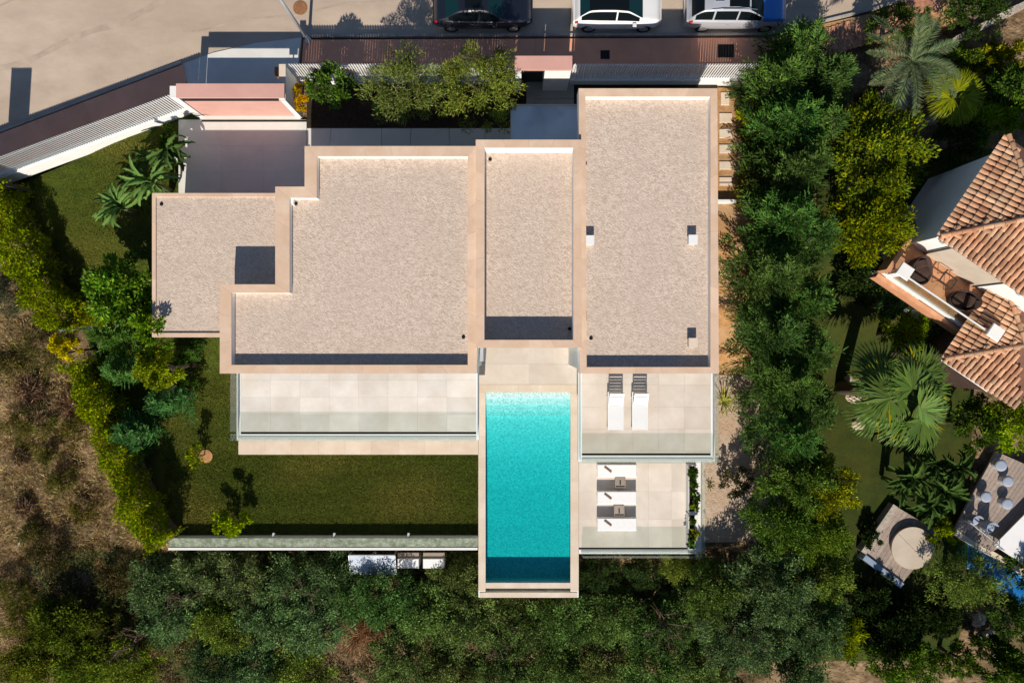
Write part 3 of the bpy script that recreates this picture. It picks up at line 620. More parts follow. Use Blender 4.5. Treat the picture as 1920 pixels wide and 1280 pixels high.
def make_car(name, x0, yc, L, hw, cp, roofm, glassm, bodym, hoodm, label, sun=None, rails=False, suv=False):
    """lofted body; x runs from the tail (0) to the nose (L); the nose points to +X"""
    t = thing(name, (x0+L/2, yc, 0), label, "car", "cars parked along the kerb")
    n = 61; s = np.linspace(0,1,n); a = np.array(cp)
    def I(k):
        v = np.interp(s, a[:,0], a[:,k]); p = np.pad(v,2,mode='edge'); return (p[:-4]+2*p[1:-3]+3*p[2:-2]+2*p[3:-1]+p[4:])/9
    top,wf,sh,wr = I(1),I(2),I(3),I(4)
    ring = []
    for i in range(n):
        w = hw*wf[i]; zs = sh[i]; zt = max(top[i],zs+.02); r = hw*wr[i]; dz = zt-zs
        half = [(w*.90,.20),(w*.985,.36),(w,.55),(w*.99,zs-.10),(w*.965,zs-.02),(w*.93,zs),(w*.93+(r-w*.93)*.08,zs+.08*dz),(w*.93+(r-w*.93)*.86,zs+.84*dz),(r*.97,zs+.95*dz),(r*.80,zt-.012),(r*.4,zt-.002),(0,zt)]
        ring.append([( -L/2+s[i]*L, -y, z) for y,z in half]+[(-L/2+s[i]*L, y, z) for y,z in half[-2::-1]])
    m = len(ring[0]); V = [p for r in ring for p in r]
    groups = {}
    rs,re,fs,fe = [a_ for a_ in GLZ]     # rear glass start/end, windscreen start/end
    for i in range(n-1):
        u = (s[i]+s[i+1])/2
        for j in range(m-1):
            k = min(j, m-2-j)            # 0 sill ... 10 centre
            key = "body"
            if k == 6 and rs+.03 < u < fe-.03:
                key = "side_window_l" if j < m/2 else "side_window_r"
                if abs(u-.47) < .008 or (suv and abs(u-.24)<.008): key = "body"
            elif k >= 8 and fs < u < fe: key = "windscreen"
            elif k >= 8 and rs < u < re: key = "rear_window"
            elif k >= 9 and re+.01 < u < fs-.01 and sun and sun[0] < u < sun[1]: key = "roof_glass"
            elif k >= 8 and re <= u <= fs: key = "roof"
            elif k >= 4 and fe <= u < .965: key = "bonnet"
            if k in (3,4,5) and .945 < u < .985: key = "head_l" if j < m/2 else "head_r"
            if k in (3,4,5) and .012 < u < .055: key = "tail_l" if j < m/2 else "tail_r"
            groups.setdefault(key,[]).append((i*m+j,(i+1)*m+j,(i+1)*m+j+1,i*m+j+1))
    groups["body"] += [tuple(range(m-1,-1,-1)), tuple((n-1)*m+j for j in range(m))]
    matof = {"body":bodym,"roof":roofm,"bonnet":hoodm,"roof_glass":"car_glass","windscreen":glassm,"rear_window":glassm,"side_window_l":"car_glass","side_window_r":"car_glass","head_l":"head_glass","head_r":"head_glass","tail_l":"tail_red","tail_r":"tail_red"}
    nameof = {"side_window_l":"side_window","side_window_r":"side_window","head_l":"headlight","head_r":"headlight","tail_l":"taillight","tail_r":"taillight","roof_glass":"sunroof"}
    for key, fs_ in groups.items():
        used = sorted({q for f in fs_ for q in f}); idx = {q:i_ for i_,q in enumerate(used)}
        mb = MB(); mb.v = [V[q] for q in used]; mb.f = [tuple(idx[q] for q in f) for f in fs_]
        mb.build(nameof.get(key,key), matof[key], t, smooth=True, local=True)
    for xx in (.18,.81):
        for sd in (-1,1):
            w_ = thing("wheel", (0,0,0)); w_.parent = t; w_.location = (-L/2+xx*L, sd*(hw-.125), .33)
            ty = MB().lathe((0,0,0),[(.20,-.1),(.31,-.11),(.335,-.07),(.335,.07),(.31,.11),(.20,.1)],20).xform(Matrix.Rotation(math.pi/2,4,'X')).build("tyre","tyre",w_,smooth=True,local=True)
            MB().lathe((0,0,0),[(.205,-.112),(.19,-.118),(.05,-.09),(.05,.09),(.19,.118),(.205,.112)],16).xform(Matrix.Rotation(math.pi/2,4,'X')).build("rim","rim",w_,local=True)
    for sd in (-1,1):
        MB().rbox(-L/2+fe*L-.42, sd*(hw+.09)-.10, .90, -L/2+fe*L-.24, sd*(hw+.09)+.09, 1.04, .03).build("mirror",bodym,t,local=True)
        for hx in (.40,.58): MB().box(-L/2+hx*L-.1, sd*hw*.985-.012, .80, -L/2+hx*L+.08, sd*hw*.985+.012, .83).build("door_handle","chrome" if bodym!="car_white" else bodym,t,local=True)
        if rails: MB().tube([(-L/2+.2*L,sd*hw*.66,1.60),(-L/2+.3*L,sd*hw*.68,1.70),(-L/2+.55*L,sd*hw*.68,1.70),(-L/2+.64*L,sd*hw*.66,1.58)],.018,6).build("roof_rail","chrome",t,local=True)
        if name == "saloon_car": MB().tube([(-L/2+.2*L,sd*hw*.94,.985),(-L/2+.5*L,sd*hw*.955,.985),(-L/2+.72*L,sd*hw*.95,.955)],.012,6).build("window_trim","chrome",t,local=True)
    return t
YC = 15.38
GLZ = (.13,.27,.56,.70)
SED = [(0,.55,.74,.55,.70),(.02,.85,.84,.78,.80),(.06,.98,.90,.90,.84),(.13,1.04,.95,.95,.80),(.27,1.36,.99,.97,.62),(.36,1.44,1,.96,.62),(.48,1.45,1,.95,.62),(.56,1.41,1,.94,.63),(.70,1.02,.99,.92,.80),(.80,.96,.98,.88,.82),(.92,.86,.92,.80,.80),(.975,.74,.80,.68,.72),(1,.50,.62,.48,.60)]
make_car("saloon_car", WX(811,.7), YC, WX(998,.7)-WX(811,.7), .93, SED, "car_black","car_teal_glass","car_black","car_black","black saloon car with chrome window trim parked at the kerb",sun=(.33,.50))
GLZ = (.06,.17,.60,.76)
SUV1 = [(0,.62,.80,.60,.74),(.02,.95,.90,.86,.80),(.06,1.12,.94,.98,.78),(.17,1.46,.98,1.02,.64),(.28,1.56,1,1.02,.66),(.45,1.58,1,1.0,.67),(.60,1.50,1,.98,.68),(.76,1.10,.99,.96,.82),(.86,1.03,.97,.92,.84),(.94,.94,.92,.84,.80),(.98,.78,.80,.70,.72),(1,.52,.66,.50,.62)]
make_car("crossover_car", WX(1075,.7), YC-.02, WX(1241,.7)-WX(1075,.7), .92, SUV1, "car_glass","car_teal_glass","car_white","car_white","white crossover car with a black glass roof parked between the other two",sun=(.18,.60))
GLZ = (.035,.13,.58,.74)
SUV2 = [(0,.62,.84,.60,.78),(.02,1.02,.92,.90,.82),(.04,1.18,.95,1.0,.78),(.13,1.56,.98,1.04,.68),(.28,1.66,1,1.05,.70),(.45,1.67,1,1.04,.70),(.58,1.60,1,1.02,.70),(.74,1.16,.99,1.0,.84),(.86,1.08,.97,.95,.86),(.95,.96,.90,.86,.80),(.98,.80,.80,.74,.72),(1,.55,.66,.52,.62)]
c3 = make_car("estate_car", WX(1287,.7), YC+.02, WX(1475,.7)-WX(1287,.7), .95, SUV2, "car_silver","car_glass","car_silver","car_sky_sheen","silver car with roof rails and a bonnet coloured as blue sky reflection parked by the conifers",sun=(.36,.58),rails=True,suv=True)
for k in range(4): MB().box(-1.25,-.30+k*.17,1.675,-.85,-.22+k*.17,1.682).build("roof_rib","chrome",c3,local=True)

# ------------------------------------------------------------------ loungers, tables, planters
def slat_lounger(x, ysouth, label):
    t = thing("sun_lounger", (x,ysouth,0), label, "sun lounger", "white slatted loungers on the upper terrace"); w=.34; L=1.78
    for sd in (-1,1): MB().box(sd*w-.025,0,.26,sd*w+.025,L,.33).build("side_rail","plastic_white",t,local=True)
    for yy in (.12,L-.25):
        for sd in (-1,1): MB().box(sd*w-.028,yy-.03,.003,sd*w+.028,yy+.03,.259).build("leg","plastic_white",t,local=True)
    for k in range(13): yy=.03+k*.085; MB().box(-w+.027,yy,.30,w-.027,yy+.078,.325).build("slat","plastic_white",t,local=True)
    b = thing("backrest",(0,0,0)); b.parent=t; b.location=(0,1.14,.33); b.rotation_euler=(math.radians(38),0,0)
    for sd in (-1,1): MB().box(sd*(w-.03)-.022,0,-.02,sd*(w-.03)+.022,.78,.03).build("stile","plastic_white",b,local=True)
    for k in range(8): yy=.02+k*.095; MB().box(-w+.055,yy,-.005,w-.055,yy+(.078 if k!=5 else .06),.018).build("slat","plastic_white",b,local=True)
    MB().tube([(-w+.06,1.6,.30),(-w+.06,1.45,.62)],.014,6).build("strut","plastic_white",t,local=True); MB().tube([(w-.06,1.6,.30),(w-.06,1.45,.62)],.014,6).build("strut","plastic_white",t,local=True)
    return t
slat_lounger(WX(1153.5,.2),WY(806,.2),"white slatted sun lounger nearer the pool on the upper terrace")
slat_lounger(WX(1199,.2),WY(806,.2),"white slatted sun lounger farther from the pool on the upper terrace")
def bed(yp, label):
    z = ZL; zt = z+.42; X0,X1 = WX(1120,zt),WX(1194,zt); Y0,Y1 = WY(yp+12.5,zt),WY(yp-12,zt)
    t = thing("sun_bed", ((X0+X1)/2,(Y0+Y1)/2,z+.003), label, "sun bed", "white cushioned beds on the pool terrace")
    MB().box(X0+.04,Y0+.03,z+.12,X1-.04,Y1-.03,z+.26).build("base","plastic_white",t)
    for xx in (X0+.08,X1-.14):
        for yy in (Y0+.05,Y1-.11): MB().box(xx,yy,z+.003,xx+.06,yy+.06,z+.119).build("leg","plastic_white",t)
    MB().rbox(X0,Y0,z+.262,X1,Y1,zt,.035).build("mattress","cushion_white",t)
    cx = X0+.53; cy = (Y0+Y1)/2+.07
    m = MB().rbox(-.21,-.045,0,.21,.045,.05,.015); m.xform(Matrix.Translation((cx,cy,zt+.002)) @ Matrix.Rotation(math.radians(-38),4,'Z')); m.build("strap","strap_brown",t)
bed(882,"white sun bed on the pool terrace, nearest the upper terrace"); bed(932.5,"white sun bed on the pool terrace, in the middle of three"); bed(982.5,"white sun bed on the pool terrace, nearest the lower edge")
def tray(xp, yp, label):
    z=ZL; zt=z+.40; cx,cy = W(xp,yp,zt)[:2]
    t = thing("side_table",(cx,cy,z+.003),label,"side table","small taupe side tables between the sun beds"); h=.26
    for a_ in (-1,1):
        for b_ in (-1,1): MB().box(cx+a_*(h-.04)-.02,cy+b_*(h-.04)-.02,z+.003,cx+a_*(h-.04)+.02,cy+b_*(h-.04)+.02,zt-.051).build("leg","wood_grey",t)
    MB().box(cx-h,cy-h,zt-.05,cx+h,cy+h,zt-.02).build("top","wood_grey",t)
    for q in ((-h,-h,h,-h+.03),(-h,h-.03,h,h),(-h,-h+.031,-h+.03,h-.031),(h-.03,-h+.031,h,h-.031)): MB().box(cx+q[0],cy+q[1],zt-.019,cx+q[2],cy+q[3],zt+.03).build("rim","wood_grey",t)
    MB().box(cx-.03,cy-.13,zt-.019,cx+.03,cy+.12,zt-.012).build("slot","drain_dark",t)
tray(1163,904,"small taupe side table between the first two sun beds"); tray(1161,957,"small taupe side table between the middle and the lowest sun bed")
def trough(y0,y1,label):
    zt=ZL+.55; X0,X1=WX(1291,zt),WX(1304,zt); Y1_,Y0_=WY(y0,zt),WY(y1,zt)
    t=thing("planter",((X0+X1)/2,(Y0_+Y1_)/2,ZL+.003),label,"planter","white trough planters on the pool terrace")
    th=.035
    MB().box(X0,Y0_,ZL+.003,X1,Y1_,ZL+.10).build("base","plastic_white",t)
    for q in ((X0,Y0_,X0+th,Y1_),(X1-th,Y0_,X1,Y1_),(X0+th+.001,Y0_,X1-th-.001,Y0_+th),(X0+th+.001,Y1_-th,X1-th-.001,Y1_)): MB().box(q[0],q[1],ZL+.101,q[2],q[3],zt).build("side_panel","plastic_white",t)
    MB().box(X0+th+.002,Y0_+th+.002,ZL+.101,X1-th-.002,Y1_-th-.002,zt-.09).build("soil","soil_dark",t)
trough(872,960,"white trough planter on the pool terrace, nearer the upper terrace"); trough(964,1030,"white trough planter on the pool terrace, nearer the lower edge")

# stepping stones along the side of the villa
st_px = [(1360,185,16,24),(1361,221,24,18),(1361,250,24,17),(1361,279,24,16),(1361,310,24,15),(1361,336,24,8),(1361,345,24,5)]
words = ["first","second","third","fourth","fifth","sixth","seventh"]
for i,(x,y,w,h) in enumerate(st_px):
    cx,cy = W(x,y,.03)[:2]; z = Tz(cx,cy); w*=.025; h*=.025
    MB().rbox(cx-w/2,cy-h/2,z-.06,cx+w/2,cy+h/2,z+.075,.01).build("stepping_stone","coping_pale",label=f"{words[i]} pale stepping stone from the street beside the villa",cat="stepping stone",group="stepping stones beside the villa")
x0,y0=W(1347,377,.3)[:2]; x1,_=W(1425,377,.3)[:2]
MB().box(9.35,y0-.06,-.6,12.2,y0+.06,.35).build("garden_wall","render_white",label="thin white wall crossing the side strip below the stepping stones",cat="wall")

# machinery below the garden wall
z = -3.6
s = thing("solar_panel", W(699,1056,z), "blue grey framed double panel leaning below the garden wall","panel")
ya,yb = WY(1038,z),WY(1078,z); xa,xb = WX(657,z),WX(741,z); xm=(xa+xb)/2
for q0,q1 in ((xa,xm-.03),(xm+.03,xb)):
    MB().add([(q0,ya,z+.25),(q1,ya,z+.25),(q1,yb,z-.15),(q0,yb,z-.15),(q0,ya,z+.21),(q1,ya,z+.21),(q1,yb,z-.19),(q0,yb,z-.19)],[(3,2,1,0),(4,5,6,7),(0,1,5,4),(1,2,6,5),(2,3,7,6),(3,0,4,7)]).build("sheet","panel_blue",s)
for q in (xa-.03,xm,xb+.03): MB().tube([(q,ya,z+.27),(q,yb,z-.13)],.028,6).build("frame_bar","metal_grey",s)
MB().tube([(xa-.03,ya+.02,z+.27),(xb+.03,ya+.02,z+.27)],.03,6).build("frame_bar","metal_grey",s)
for q in (xa,xm,xb):
    MB().tube([(q,ya,z+.25),(q,ya,-5.4)],.03,6).build("leg","metal_grey",s); MB().tube([(q,yb,z-.16),(q,yb,-5.6)],.03,6).build("leg","metal_grey",s)
for (xp0,xp1,lab) in ((745,785,"white air conditioning unit beside the blue panel"),(793,833,"white air conditioning unit nearest the pool below the garden wall")):
    zt=-3.9; X0,X1=WX(xp0,zt),WX(xp1,zt); Y1_,Y0_=WY(1047,zt),WY(1065,zt)
    t=thing("air_conditioner",((X0+X1)/2,(Y0_+Y1_)/2,-5.2),lab,"air conditioner","air conditioning units below the garden wall")
    MB().rbox(X0,Y0_,-5.1,X1,Y1_,zt,.02).build("casing","plastic_white",t)
    MB().lathe(((X0+X1)/2,0,0),[(.02,0),(.34,.0),(.34,.02),(.30,.03)],20).xform(Matrix.Translation((0,Y0_-.002,-4.5)) @ Matrix.Translation(((X0+X1)/2,0,0)) @ Matrix.Rotation(math.pi/2,4,'X') @ Matrix.Translation((-(X0+X1)/2,0,0))).build("fan_grille","metal_dark",t)
    MB().box(X0,Y1_+.002,zt-.25,X1,Y1_+.28,zt-.10).build("bracket","wood_grey",t)
    for q in (X0+.05,X1-.12): MB().box(q,Y0_+.05,-5.5,q+.07,Y1_-.05,-5.101).build("foot","metal_grey",t)

# ------------------------------------------------------------------ neighbour's house
U1 = Vector((.56,.83,0)).normalized(); U2 = Vector((U1.y,-U1.x,0))
nh = thing("neighbour_house", (19,1,-.1), "white house with clay tiled hip roofs at the right edge", "house")
def tile_mesh():
    mb = MB(); r=.10; L=.44; k=6
    for (y,rr,zz) in ((0,r,.035),(L,r*.82,.0)):
        for i in range(k+1):
            a_=math.pi*i/k; mb.v.append((rr*math.cos(a_),y,zz+rr*.85*math.sin(a_)))
    mb.f=[(i+1,i,k+1+i,k+2+i) for i in range(k)]; mb.f += [tuple(range(k+1))]
    me = mb.mesh("roof_tile"); me.materials.append(MAT["clay_tile"]); return me
TILE = tile_mesh(); NT=[0]
def hip_roof(K, a, b, pitch, depth):
    """K corner at the eave; a along U1, b along U2"""
    K = Vector(K); tp = math.tan(pitch); h = min(a,b)/2
    def P(u,v,z): return tuple(K+U1*u+U2*v+Vector((0,0,z)))
    mb = MB(); ov=-.02
    if a <= b: R0,R1 = (h,h),(h,b-h)
    else: R0,R1 = (h,h),(a-h,h)
    c_ = [P(0,0,ov),P(a,0,ov),P(a,b,ov),P(0,b,ov),P(*R0,h*tp+ov),P(*R1,h*tp+ov)]
    if a <= b: mb.add(c_,[(1,0,4),(0,3,5,4),(3,2,5),(2,1,4,5)])
    else: mb.add(c_,[(1,0,4,5),(0,3,4),(3,2,5,4),(2,1,5)])
    roof = mb.build("roof","clay_under",nh)
    MB().prism([P(.03,.03,0)[:2],P(a-.03,.03,0)[:2],P(a-.03,b-.03,0)[:2],P(.03,b-.03,0)[:2]],K.z-.22,K.z-.05).build("eave","render_white",nh)
    def put(u,v,along,up):
        z=K.z+min(u,v,a-u,b-v)*0; 
        o = raw_obj("roof_tile",TILE,roof); NT[0]+=1
        n_ = along.cross(up).normalized()
        M = Matrix((( along.x,up.x,n_.x),(along.y,up.y,n_.y),(along.z,up.z,n_.z))).to_4x4()
        pos = K+U1*u+U2*v+Vector((0,0,depthz[0]*tp+.02)); M.translation = pos-ORG[roof.name]; o.matrix_local = M
    sp_=.225; st_=.37
    up1=(U2+Vector((0,0,tp))).normalized(); up2=(U1+Vector((0,0,tp))).normalized(); cs=math.cos(pitch)
    depthz=[0]
    n=int(a/sp_)
    for i in range(n):
        u=(i+.5)*a/n; lim=min(u,a-u,h,depth); v=-.10
        while v < lim-.05:
            depthz[0]=v; q=K+U1*u+U2*v
            if q.x*1280/(HC-K.z)+960 < 1935: put(u,v,-U1,up1)
            v+=st_*cs
    n=int(b/sp_)
    for i in range(n):
        v=(i+.5)*b/n; lim=min(v,b-v,h,depth); u=-.10
        while u < lim-.05:
            depthz[0]=u; q=K+U1*u+U2*v
            if q.x*1280/(HC-K.z)+960 < 1935: put(u,v,U2,up2)
            u+=st_*cs
    # hip tiles
    d=(U1+U2+Vector((0,0,tp))).normalized(); sd=d.cross(Vector((0,0,1))).normalized(); L=math.sqrt(2)*min(h,depth)
    s_=.0
    while s_ < L:
        uv=s_/math.sqrt(2); q=K+(U1+U2)*uv+Vector((0,0,uv*tp+.10))
        o=raw_obj("ridge_tile",TILE,roof); n_=sd.cross(d); M=Matrix(((sd.x,d.x,n_.x),(sd.y,d.y,n_.y),(sd.z,d.z,n_.z))).to_4x4(); M.translation=q-ORG[roof.name]; o.matrix_local=M; s_+=.36
    d2=(U2-U1+Vector((0,0,tp))).normalized(); sd=d2.cross(Vector((0,0,1))).normalized(); s_=0
    while s_ < L:
        uv=s_/math.sqrt(2); q=K+U1*(a-uv)+U2*uv+Vector((0,0,uv*tp+.10)); s_+=.36
        if q.x*1280/(HC-K.z)+960 > 1935: continue
        o=raw_obj("ridge_tile",TILE,roof); n_=sd.cross(d2); M=Matrix(((sd.x,d2.x,n_.x),(sd.y,d2.y,n_.y),(sd.z,d2.z,n_.z))).to_4x4(); M.translation=q-ORG[roof.name]; o.matrix_local=M
    return P
K1 = W(1760,443,5.2); P1 = hip_roof(K1, 4.75, 9.0, math.radians(19), 9)
K2 = W(1768,672,2.9); P2 = hip_roof(K2, 4.3, 3.75, math.radians(17), 9)
def blk(P,u0,u1,v0,v1,z0,z1,name,mat,par=nh): return MB().prism([P(u0,v0,0)[:2],P(u1,v0,0)[:2],P(u1,v1,0)[:2],P(u0,v1,0)[:2]],z0,z1).build(name,mat,par)
blk(P1,.35,4.45,.35,8.6,-.6,4.978,"wall","render_white")
blk(P2,.5,4.2,.45,3.4,-3.2,2.678,"wall","shade_brown")  # terracotta wall coloured dark brown for the shadow of trees and palm
# balcony in front of the wall below the upper eave
ZB=2.55
blk(P1,-1.35,.348,.1,4.9,ZB-.3,ZB-.021,"balcony_slab","render_white")
for i in range(9):
    for j in range(4): blk(P1,-1.33+j*.418,-1.33+(j+1)*.418-.008,.12+i*.53,.12+(i+1)*.53-.008,ZB-.02,ZB,"floor_tile","terracotta_floor")
blk(P1,-1.58,-1.38,.0,5.0,ZB-.85,ZB-.31,"balcony_wall","terracotta_floor"); blk(P1,-.9,.3,.3,4.6,-1.2,ZB-.301,"lower_wall","render_white")
blk(P1,-1.35,.3,-.1,.098,ZB-.35,ZB+.45,"parapet","terracotta_floor")
blk(P1,.30,.345,1.0,3.6,ZB+.02,ZB+2.0,"door_recess","concrete_pad")
blk(P1,.262,.298,1.0,1.06,ZB+.02,ZB+2.0,"door_frame","metal_dark"); blk(P1,.262,.298,3.54,3.6,ZB+.02,ZB+2.0,"door_frame","metal_dark")
for v in (.55,4.3): blk(P1,.27,.347,v,v+.16,ZB+1.7,ZB+1.9,"wall_lamp","metal_grey")
pa=P1(-1.32,.15,0); pb=P1(-1.32,4.85,0)
balustrade([pa[:2],pb[:2]],ZB,.9,"glass balustrade on the neighbour's balcony",rail=True)
for v,lab in ((.35,"white square post cap on the balcony corner beside the wicker chair"),(4.9,"white square post cap beside the lower clay tiled roof")):
    q=P1(-1.22,v,0); t=thing("balcony_post",(q[0],q[1],ZB),lab,"post"); 
    MB().box(-.12,-.12,.003,.12,.12,1.0).build("shaft","render_white",t,local=True); MB().rbox(-.29,-.29,1.002,.29,.29,1.08,.02).build("cap","render_white",t,local=True); t.rotation_euler=(0,0,math.atan2(U2.y,U2.x))
def tub_chair(u,v,rot,sx,sy,label):
    q=P1(u,v,0); t=thing("wicker_chair",(q[0],q[1],ZB+.003),label,"chair","dark wicker chairs on the balcony",rz=rot)
    mb=MB(); n=20; R=[(.44,.0),(.50,.18),(.53,.40),(.50,.42),(.46,.25),(.30,.24)]
    for r,z_ in R:
        for k in range(n):
            a_=2*math.pi*k/n; bk=(.5+.5*math.cos(a_)); zz=z_+(.45*bk**1.5 if z_>.3 else 0); mb.v.append((r*sx*math.cos(a_),r*sy*math.sin(a_),zz))
    for i in range(len(R)-1):
        for k in range(n): mb.f.append((i*n+k,i*n+(k+1)%n,(i+1)*n+(k+1)%n,(i+1)*n+k))
    mb.f.append(tuple(range(n-1,-1,-1))); mb.build("shell","wicker",t,smooth=True,local=True)
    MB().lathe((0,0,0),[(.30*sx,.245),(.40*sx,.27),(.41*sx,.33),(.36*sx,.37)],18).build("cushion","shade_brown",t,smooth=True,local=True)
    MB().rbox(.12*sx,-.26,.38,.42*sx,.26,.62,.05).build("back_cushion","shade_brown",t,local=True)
aU=math.atan2(U2.y,U2.x)
tub_chair(-.58,1.15,aU+2.4,1.15,.85,"dark wicker lounge chair on the balcony nearest the white post cap")
tub_chair(-.62,3.35,aU+.3,1.05,.85,"oval dark wicker tub chair on the balcony beside the tiled roof")
q=P1(-.30,2.3,0); t=thing("side_table",(q[0],q[1],ZB+.003),"thin metal framed table on the balcony between the wicker chairs","side table")
for dx in (-.3,.3):
    for dy in (-.22,.22): MB().tube([(dx,dy,0),(dx,dy,.5)],.015,6).build("leg","metal_dark",t,local=True)
MB().box(-.33,-.25,.502,.33,-.20,.53).build("rail","metal_dark",t,local=True); MB().box(-.33,.20,.502,.33,.25,.53).build("rail","metal_dark",t,local=True); MB().box(-.33,-.199,.502,-.28,.199,.53).build("rail","metal_dark",t,local=True); MB().box(.28,-.199,.502,.33,.199,.53).build("rail","metal_dark",t,local=True)
t.rotation_euler=(0,0,aU)
ga=P2(-.05,.0,0); gb=P2(-.05,2.4,0); MB().tube([(ga[0],ga[1],2.84),(gb[0],gb[1],2.80)],.05,8).build("gutter","render_white",nh)

# ------------------------------------------------------------------ neighbour's garden: decks, pads, seats, pool, awning
def plankdeck(name, px, z, label, pw=.2, along=U1, th=.12):
    poly=[Vector((*W(x,y,z)[:2],0)) for x,y in px]; c_=sum(poly,Vector())/len(poly)
    t=thing(name,(c_.x,c_.y,z-th),kind="structure",label=label); ac=Vector((-along.y,along.x,0))
    lo=min(p.dot(ac) for p in poly); hi=max(p.dot(ac) for p in poly); k=lo
    while k < hi-.02:
        k1=min(k+pw-.012,hi); seg=[]
        def clip(val):
            xs=[]
            for i in range(len(poly)):
                a_,b_=poly[i],poly[(i+1)%len(poly)]; da=a_.dot(ac)-val; db=b_.dot(ac)-val
                if da*db<0 : xs.append((a_+(b_-a_)*(da/(da-db))).dot(along))
            return (min(xs),max(xs)) if len(xs)>=2 else None
        A=clip(k+.001); B=clip(k1-.001)
        if A and B:
            q=[along*A[0]+ac*k,along*A[1]+ac*k,along*B[1]+ac*k1,along*B[0]+ac*k1]
            MB().prism([(p.x,p.y) for p in q],z-th,z+random.uniform(-.003,.003)).build("plank","deck_wood",t)
        k+=pw
    return t
ZD=-2.5
plankdeck("wooden_deck",[(1868,846),(1990,900),(1990,960),(1858,1035),(1790,990),(1830,915)],ZD,"weathered wooden deck with round seats at the right edge")
MB().prism([W(x,y,ZD-.1)[:2] for x,y in [(1795,990),(1990,1110),(1990,1190),(1780,1030)]],-4.6,ZD-.95).build("basin_floor_slab","mosaic_blue",kind="structure",label="blue mosaic bottom of the neighbour's pool")
MB().prism([W(x,y,ZD-.1)[:2] for x,y in [(1800,1016),(1990,1128),(1990,1190),(1790,1040)]],ZD-.94,ZD-.2).build("pool_water","pool_water_deep",kind="structure",label="narrow deep blue pool beside the white cover")
MB().prism([W(x,y,ZD)[:2] for x,y in [(1786,988),(1990,1108),(1990,1120),(1780,996)]],ZD-.6,ZD-.01).build("pool_edge","coping_pale",kind="structure",label="pale stone edge of the neighbour's pool")
ZC=ZD+.42
aw=thing("pool_cover",W(1930,1000,ZD),"large flat white cover beside the wooden deck at the right edge","cover")
MB().prism([W(x,y,ZC)[:2] for x,y in [(1864,1022),(1960,925),(2000,960),(2000,1110)]],ZC-.05,ZC).build("fabric","fabric_white",aw)
for x,y in ((1874,1022),(1955,938),(1990,1095)):
    q=W(x,y,ZC); MB().tube([(q[0],q[1],ZC-.055),(q[0],q[1],ZD-.3)],.04,8).build("leg","alu_white",aw)
rl=[W(1800,972,ZD),W(1862,1022,ZD)]
rr=thing("handrail",rl[0],"thin metal handrail on the edge of the wooden deck","handrail")
MB().tube([(rl[0][0],rl[0][1],ZD+.8),(rl[1][0],rl[1][1],ZD+.8)],.025,8).build("rail","metal_grey",rr)
for q in rl: MB().tube([(q[0],q[1],ZD),(q[0],q[1],ZD+.79)],.022,8).build("post","metal_grey",rr)
seatlab={0:"round grey garden pouf farthest up on the wooden deck",1:"round grey garden pouf at the right of the deck beside the banana leaves",2:"round grey garden pouf at the left rim of the wooden deck",3:"round grey garden pouf at the right of the deck nearest the white cover",4:"dark round garden pouf nearest the handrail",5:"blue grey garden pouf beside the white cover corner"}
for i,(x,y,r) in enumerate(((1877,872,.30),(1890,902,.28),(1849,931,.28),(1889,944,.28),(1826,974,.27),(1853,988,.3))):
    q=W(x,y,ZD+.4); t=thing("garden_pouf",(q[0],q[1],ZD+.005),seatlab[i],"pouf","round garden poufs on the wooden deck")
    MB().lathe((0,0,0),[(r*.8,0),(r*.85,.04),(r*.6,.2),(r*.9,.34)],20).build("base","metal_grey",t,smooth=True,local=True)
    MB().lathe((0,0,0),[(r*.92,.342),(r,.38),(r*.97,.42),(r*.6,.435)],24).build("cushion","chair_grey",t,smooth=True,local=True)
    if i>=4:
        m=MB()
        for k in range(9):
            a_=math.pi*(k/8-.5)+2.0; m.v+=[(r*math.cos(a_),r*math.sin(a_),.36),(r*1.08*math.cos(a_),r*1.08*math.sin(a_),.75),(r*.96*math.cos(a_),r*.96*math.sin(a_),.75),(r*.9*math.cos(a_),r*.9*math.sin(a_),.36)]
        for k in range(8):
            for e in range(4): m.f.append((k*4+e,k*4+(e+1)%4,k*4+4+(e+1)%4,k*4+4+e))
        m.build("backrest","chair_grey",t,local=True)
ZP=-2.75
plankdeck("wooden_platform",[(1682,950),(1622,1038),(1693,1092),(1765,1000)],ZP,"square wooden platform under the round pad in the neighbour's garden",pw=.22)
sp=thing("round_pad",W(1711,1027,ZP),"large round beige pad on the square wooden platform","pad")
q=W(1711,1027,ZP+.28)
MB().lathe((q[0],q[1],0),[(.98,ZP+.006),(1.0,ZP+.2),(1.02,ZP+.24)],40).build("plinth","stone_wall",sp)
for sd in (0,1):
    m=MB(); n=20; a0=math.radians(-45)+sd*math.pi
    pts=[(q[0]+1.06*math.cos(a0+math.pi*k/n),q[1]+1.06*math.sin(a0+math.pi*k/n)) for k in range(n+1)]
    off=Vector((math.cos(a0+math.pi/2),math.sin(a0+math.pi/2)))*.008
    m.prism([(x+off.x,y+off.y) for x,y in pts],ZP+.242,ZP+.30); m.build("cover_half","concrete_pad",sp)
kk=thing("platform_kerb",W(1640,1010,ZP),"dark blue tiled kerb around the square wooden platform","kerb")
for a_,b_ in (((1622,1038),(1693,1092)),((1622,1038),(1682,950))):
    A=Vector((*W(*a_,ZP)[:2],0)); B=Vector((*W(*b_,ZP)[:2],0)); d=(B-A).normalized(); n_=Vector((-d.y,d.x,0)); 
    if n_.dot(A-Vector((q[0],q[1],0)))<0: n_=-n_
    MB().prism([(p.x,p.y) for p in (A+n_*.01-d*.0,B+n_*.01,B+n_*.3,A+n_*.3)],ZP-.6,ZP+.12).build("kerb_side","panel_blue" if b_==(1693,1092) else "stone_wall",kk)
